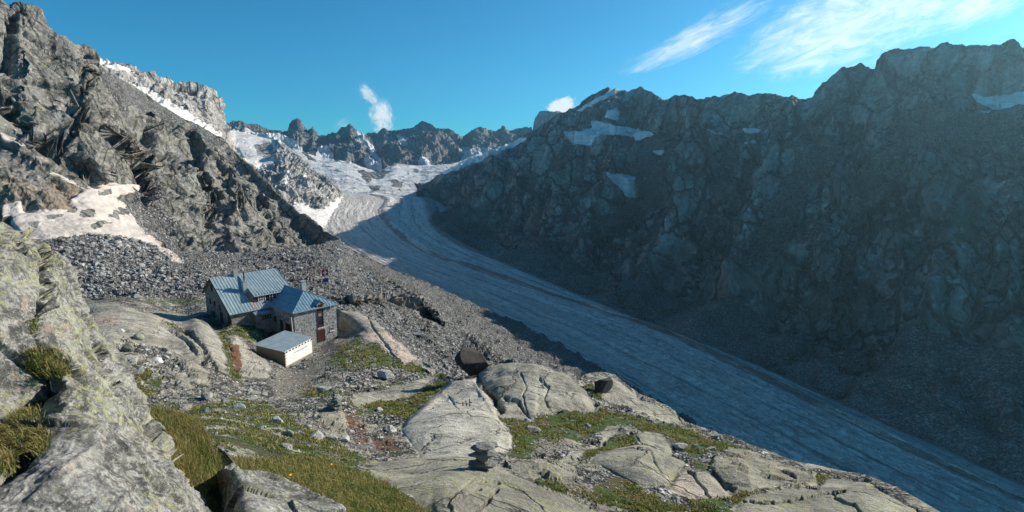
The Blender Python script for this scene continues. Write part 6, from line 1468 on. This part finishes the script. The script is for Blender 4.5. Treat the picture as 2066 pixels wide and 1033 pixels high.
# ------------------------------------------------------------------ foreground turf mound, rocks and grass
def fg_sheets():
    px = np.arange(262, 520, 1.0)
    X = psheet(px, [(262, 1150), (520, 1150)], [(262, 858), (280, 840), (300, 836), (340, 838), (375, 846), (405, 866), (425, 895), (436, 930), (450, 965), (480, 990), (520, 1015)],
               [(262, 860, 7.6), (340, 838, 8.2), (425, 895, 7.8), (450, 965, 7.4), (300, 900, 7.0), (380, 950, 6.6), (420, 1033, 6.0), (300, 1033, 5.8), (450, 1150, 5.2), (520, 1015, 7.0), (262, 1150, 5.0)], 180, 2.0, 14, 1.2)
    X = displace(X, [lambda p: fbm(p / .4, 4, seed=301) * .10])
    m = simple('turf_soil', (.06, .055, .025), (.035, .04, .012), .95, 6, .02)
    o = sheet('turf_mound', X, m); tag(o, kind='structure')
    # rock in the bottom middle
    px = np.arange(432, 800, .9)
    Y = psheet(px, [(432, 1180), (800, 1200)], [(432, 962), (444, 950), (456, 945), (480, 953), (520, 956), (560, 963), (600, 977), (640, 997), (670, 1014), (700, 1040), (750, 1085), (800, 1140)],
               [(432, 962, 7.2), (444, 955, 6.2), (456, 948, 5.6), (455, 1060, 5.3), (440, 1060, 6.2), (432, 1150, 6.4), (480, 1033, 4.6), (520, 958, 5.7), (600, 977, 5.5), (670, 1014, 5.0), (560, 1040, 4.5), (560, 1180, 3.8), (700, 1040, 4.7), (800, 1140, 4.0), (750, 1150, 3.9), (480, 1180, 4.0)], 230, 1.2, 14, 1.6)
    Y = displace(Y, [lambda p: facets(p / .5 + fbm(p, 3)[:, None] * .4, .9, 311) * .045, lambda p: fbm(p / .3, 5, seed=312) * .04, lambda p: fbm(p / .06, 3, seed=313) * .008])
    o = sheet('rock', Y, M_lich2); tag(o, 'black and white speckled rock at the bottom edge among the grass', 'rock')
    px = np.arange(420, 505, .9)
    Z = psheet(px, [(420, 1060), (505, 1080)], [(420, 915), (432, 898), (446, 905), (462, 922), (478, 940), (490, 955), (505, 985)],
               [(420, 915, 9.6), (432, 900, 9.0), (446, 905, 8.6), (490, 955, 8.4), (505, 985, 8.6), (450, 980, 7.8), (480, 1040, 7.4), (425, 1000, 8.4), (430, 1060, 7.8)], 120, 1.0, 10, 1.6)
    Z = displace(Z, [lambda p: facets(p / .4, .9, 321) * .06, lambda p: fbm(p / .2, 4, seed=322) * .03])
    o = sheet('rock', Z, M_lich2); tag(o, 'narrow speckled rock between the grassy mound and the bottom rock', 'rock')
    return X, Y
XT, XF = fg_sheets()

def blades(name, pos, nrm, h, w, lean, rg, label=None):
    n = len(pos); az = rg.uniform(0, 6.283, n); d = np.stack([np.cos(az), np.sin(az), 0 * az], -1)
    fw = rg.uniform(0, 6.283, n); sd_ = np.stack([np.cos(fw), np.sin(fw), 0 * fw], -1)
    L = rg.uniform(.5, 1.0, n)[:, None] * (h if np.ndim(h) else np.full(n, h))[:, None]; W = (w if np.ndim(w) else np.full(n, w))[:, None]
    up = np.array([0, 0, 1.0])[None]; ln = rg.uniform(.15, lean, n)[:, None]
    wind = np.array([-.25, -.1, 0])[None]
    b0 = pos - sd_ * W / 2; b1 = pos + sd_ * W / 2; mid = pos + up * L * .6 + (d * ln * .35 + wind * .3) * L; m0 = mid - sd_ * W * .4; m1 = mid + sd_ * W * .4
    tip = pos + up * L * (1.0 - ln * .45) + (d * ln + wind) * L
    V = np.stack([b0, b1, m0, m1, tip], 1).reshape(-1, 3); k = np.arange(n)[:, None] * 5
    Fc = np.concatenate([k + np.array([0, 1, 3]), k + np.array([0, 3, 2]), k + np.array([2, 3, 4])], 0)
    r = np.repeat(rg.random(n), 5); t = np.tile([0, 0, .6, .6, 1.0], n)
    o = mesh_from(name, V, Fc, M_blade, True, dict(rnd=r, tip=t)); tag(o, label, 'grass' if label else None, kind='stuff'); return o
def blade_mat():
    m, g = new_mat('grass_blades'); r = g.attr('rnd'); t = g.attr('tip'); p = g.n('ShaderNodeNewGeometry').outputs['Position']; n = g.noise(p, .9, 4, .6); n2 = g.noise(p, .25, 3, .6)
    c = g.mix(r, (.045, .098, .014), (.13, .20, .038)); dry = g.mr(g.m('ADD', g.m('MULTIPLY', r, .5), g.m('ADD', n, g.m('MULTIPLY', n2, .3))), .64, .96)
    c = g.mix(g.m('MULTIPLY', dry, g.m('ADD', .35, g.m('MULTIPLY', t, .65))), c, (.34, .25, .10))
    bs = finish(g, c, .75, None, spec=.2)
    tr = g.n('ShaderNodeBsdfTranslucent', {'Color': c}); mx = g.n('ShaderNodeMixShader', {0: .3}); out = [x for x in g.nt.nodes if x.type == 'OUTPUT_MATERIAL'][0]
    g.nt.links.new(bs.outputs[0], mx.inputs[1]); g.nt.links.new(tr.outputs[0], mx.inputs[2]); g.nt.links.new(mx.outputs[0], out.inputs[0]); return m
M_blade = blade_mat()
def pick(X, poly, n, rg, rows=None, pp=None):
    x, y = proj(X) if pp is None else pp; ins = np.flatnonzero(inpoly(x.ravel(), y.ravel(), poly)); i = ins[rg.integers(0, len(ins), n)]
    q = X.reshape(-1, 3)[i]; return q + rg.normal(size=q.shape) * np.array([.02, .02, 0])
def grow():
    rg = np.random.default_rng(77)
    q = pick(XT, [(262, 850), (290, 830), (345, 832), (400, 850), (440, 900), (450, 990), (440, 1100), (262, 1100)], 26000, rg)
    blades('grass', q, None, .20, .006, 1.1, rg, 'long yellowing grass tuft beside the lichen boulder')
    # the strip along the bottom
    nv = (NPX[:NVIS], NPY[:NVIS]); XNv = XN[:NVIS]
    for poly, n in (([(440, 925), (520, 930), (640, 930), (740, 955), (790, 985), (870, 1040), (910, 1140), (440, 1140)], 38000),):
        q = pick(XNv, poly, n, rg, pp=nv); d = np.linalg.norm(q, axis=1); blades('grass', q, None, np.clip(.018 * d, .11, .24) * (.45 + .9 * np.clip(fbm(q / .45, 3, seed=9) + .5, 0, 1.2)), .0008 * d, 1.3, rg, 'green grass with dry stalks along the bottom edge')
    # short turf further out
    P_ = []; H_ = []
    m = (GRN > .5) & (SLN < .5); m[NVIS:] = False
    idx = np.flatnonzero((m & (NPY > 640) & (NPX > 170) & (NPX < 1700)).ravel()); i = idx[rg.integers(0, len(idx), 90000)]
    q = XN.reshape(-1, 3)[i]; keep = fbm(q / 1.5, 3, seed=5) > .0; q = q[keep]; d = np.linalg.norm(q, axis=1)
    blades('grass', q + rg.normal(size=q.shape) * np.array([.05, .05, 0]), None, np.clip(.0055 * d, .08, .40), .0016 * d, 1.2, rg, 'short green turf between the stones of the terrace')
    # tufts on the big boulder
    bp = (BPX, BPY)
    for poly, n, h in (([(62, 716), (100, 706), (140, 728), (150, 752), (110, 765), (62, 756)], 2600, .10), ([(55, 650), (72, 645), (76, 668), (60, 676)], 500, .035), ([(-10, 880), (50, 868), (92, 880), (84, 915), (50, 935), (20, 960), (-10, 965)], 5200, .11), ([(25, 838), (70, 835), (75, 860), (40, 872)], 900, .10)):
        q = pick(XB, poly, n, rg, pp=bp); blades('grass', q, None, h, .006, 1.2, rg, {2600: 'dry grass tuft in the cleft halfway up the lichen boulder', 500: 'small bright moss patch high on the lichen boulder', 5200: 'shaded grass tuft at the left edge of the lichen boulder', 900: 'low green plants in the lower cleft of the boulder'}[n])
grow()
def flower(px, py, label):
    q = near_at(px, py); e = empty('flower', tuple(q), 0, label, 'flower'); h = .26
    s = MB(); s.tube((0, 0, 0), (.02, 0, h), .004, .003, 5); s.build('stem', M_blade, e)
    p = MB()
    for k in range(8):
        a = k * .785; c, s_ = math.cos(a), math.sin(a); p.quad((.02, 0, h), (.02 + c * .03 - s_ * .012, s_ * .03 + c * .012, h + .02), (.02 + c * .045, s_ * .045, h + .022), (.02 + c * .03 + s_ * .012, s_ * .03 - c * .012, h + .02))
    p.build('petals', simple('yellow_petals', (.75, .42, .02), (.7, .35, .02), .6, 8, 0), e)
flower(588, 985, 'yellow flower in the grass above the bottom rock'); flower(670, 958, 'yellow flower at the top edge of the grass strip')

# painted marks on the whitish slab
def marks():
    q = near_at(948, 818); mb = MB()
    for (a, b) in ((-.42, .0), (-.22, .08), (.0, .16)):
        mb.box(a, a + .05, -.02, .02, b, b + .42); mb.box(a, a + .17, -.02, .02, b + (.0 if a < -.3 else .18), b + .05 + (.0 if a < -.3 else .18))
    for k, (dx, dy, l, r) in enumerate(((938, 825, .35, .9), (944, 822, .3, -.5), (949, 820, .42, 1.0), (954, 817, .36, .9), (951, 816, .3, -.4))): pass
    o = mb.build('painted_mark', simple('black_paint', (.02, .02, .02), (.04, .04, .04), .8, 4)); o.location = q + np.array([0, -.25, -.1]); o.rotation_euler = (-.6, 0, .2); tag(o, 'row of short black painted marks on the large whitish slab', 'painted marks')
marks()
# ------------------------------------------------------------------ the air of the valley
def haze():
    mb = MB(); mb.box(-2200, 3400, -400, 6200, -420, 700)
    m, g = new_mat('valley_air')
    v = g.n('ShaderNodeVolumePrincipled', {'Color': (.38, .76, 1.0, 1), 'Density': HAZE, 'Anisotropy': .7})
    o = g.n('ShaderNodeOutputMaterial'); g.nt.links.new(v.outputs[0], o.inputs['Volume'])
    ob = mb.build('haze', m); tag(ob, kind='stuff')
HAZE = 0.000068
haze()
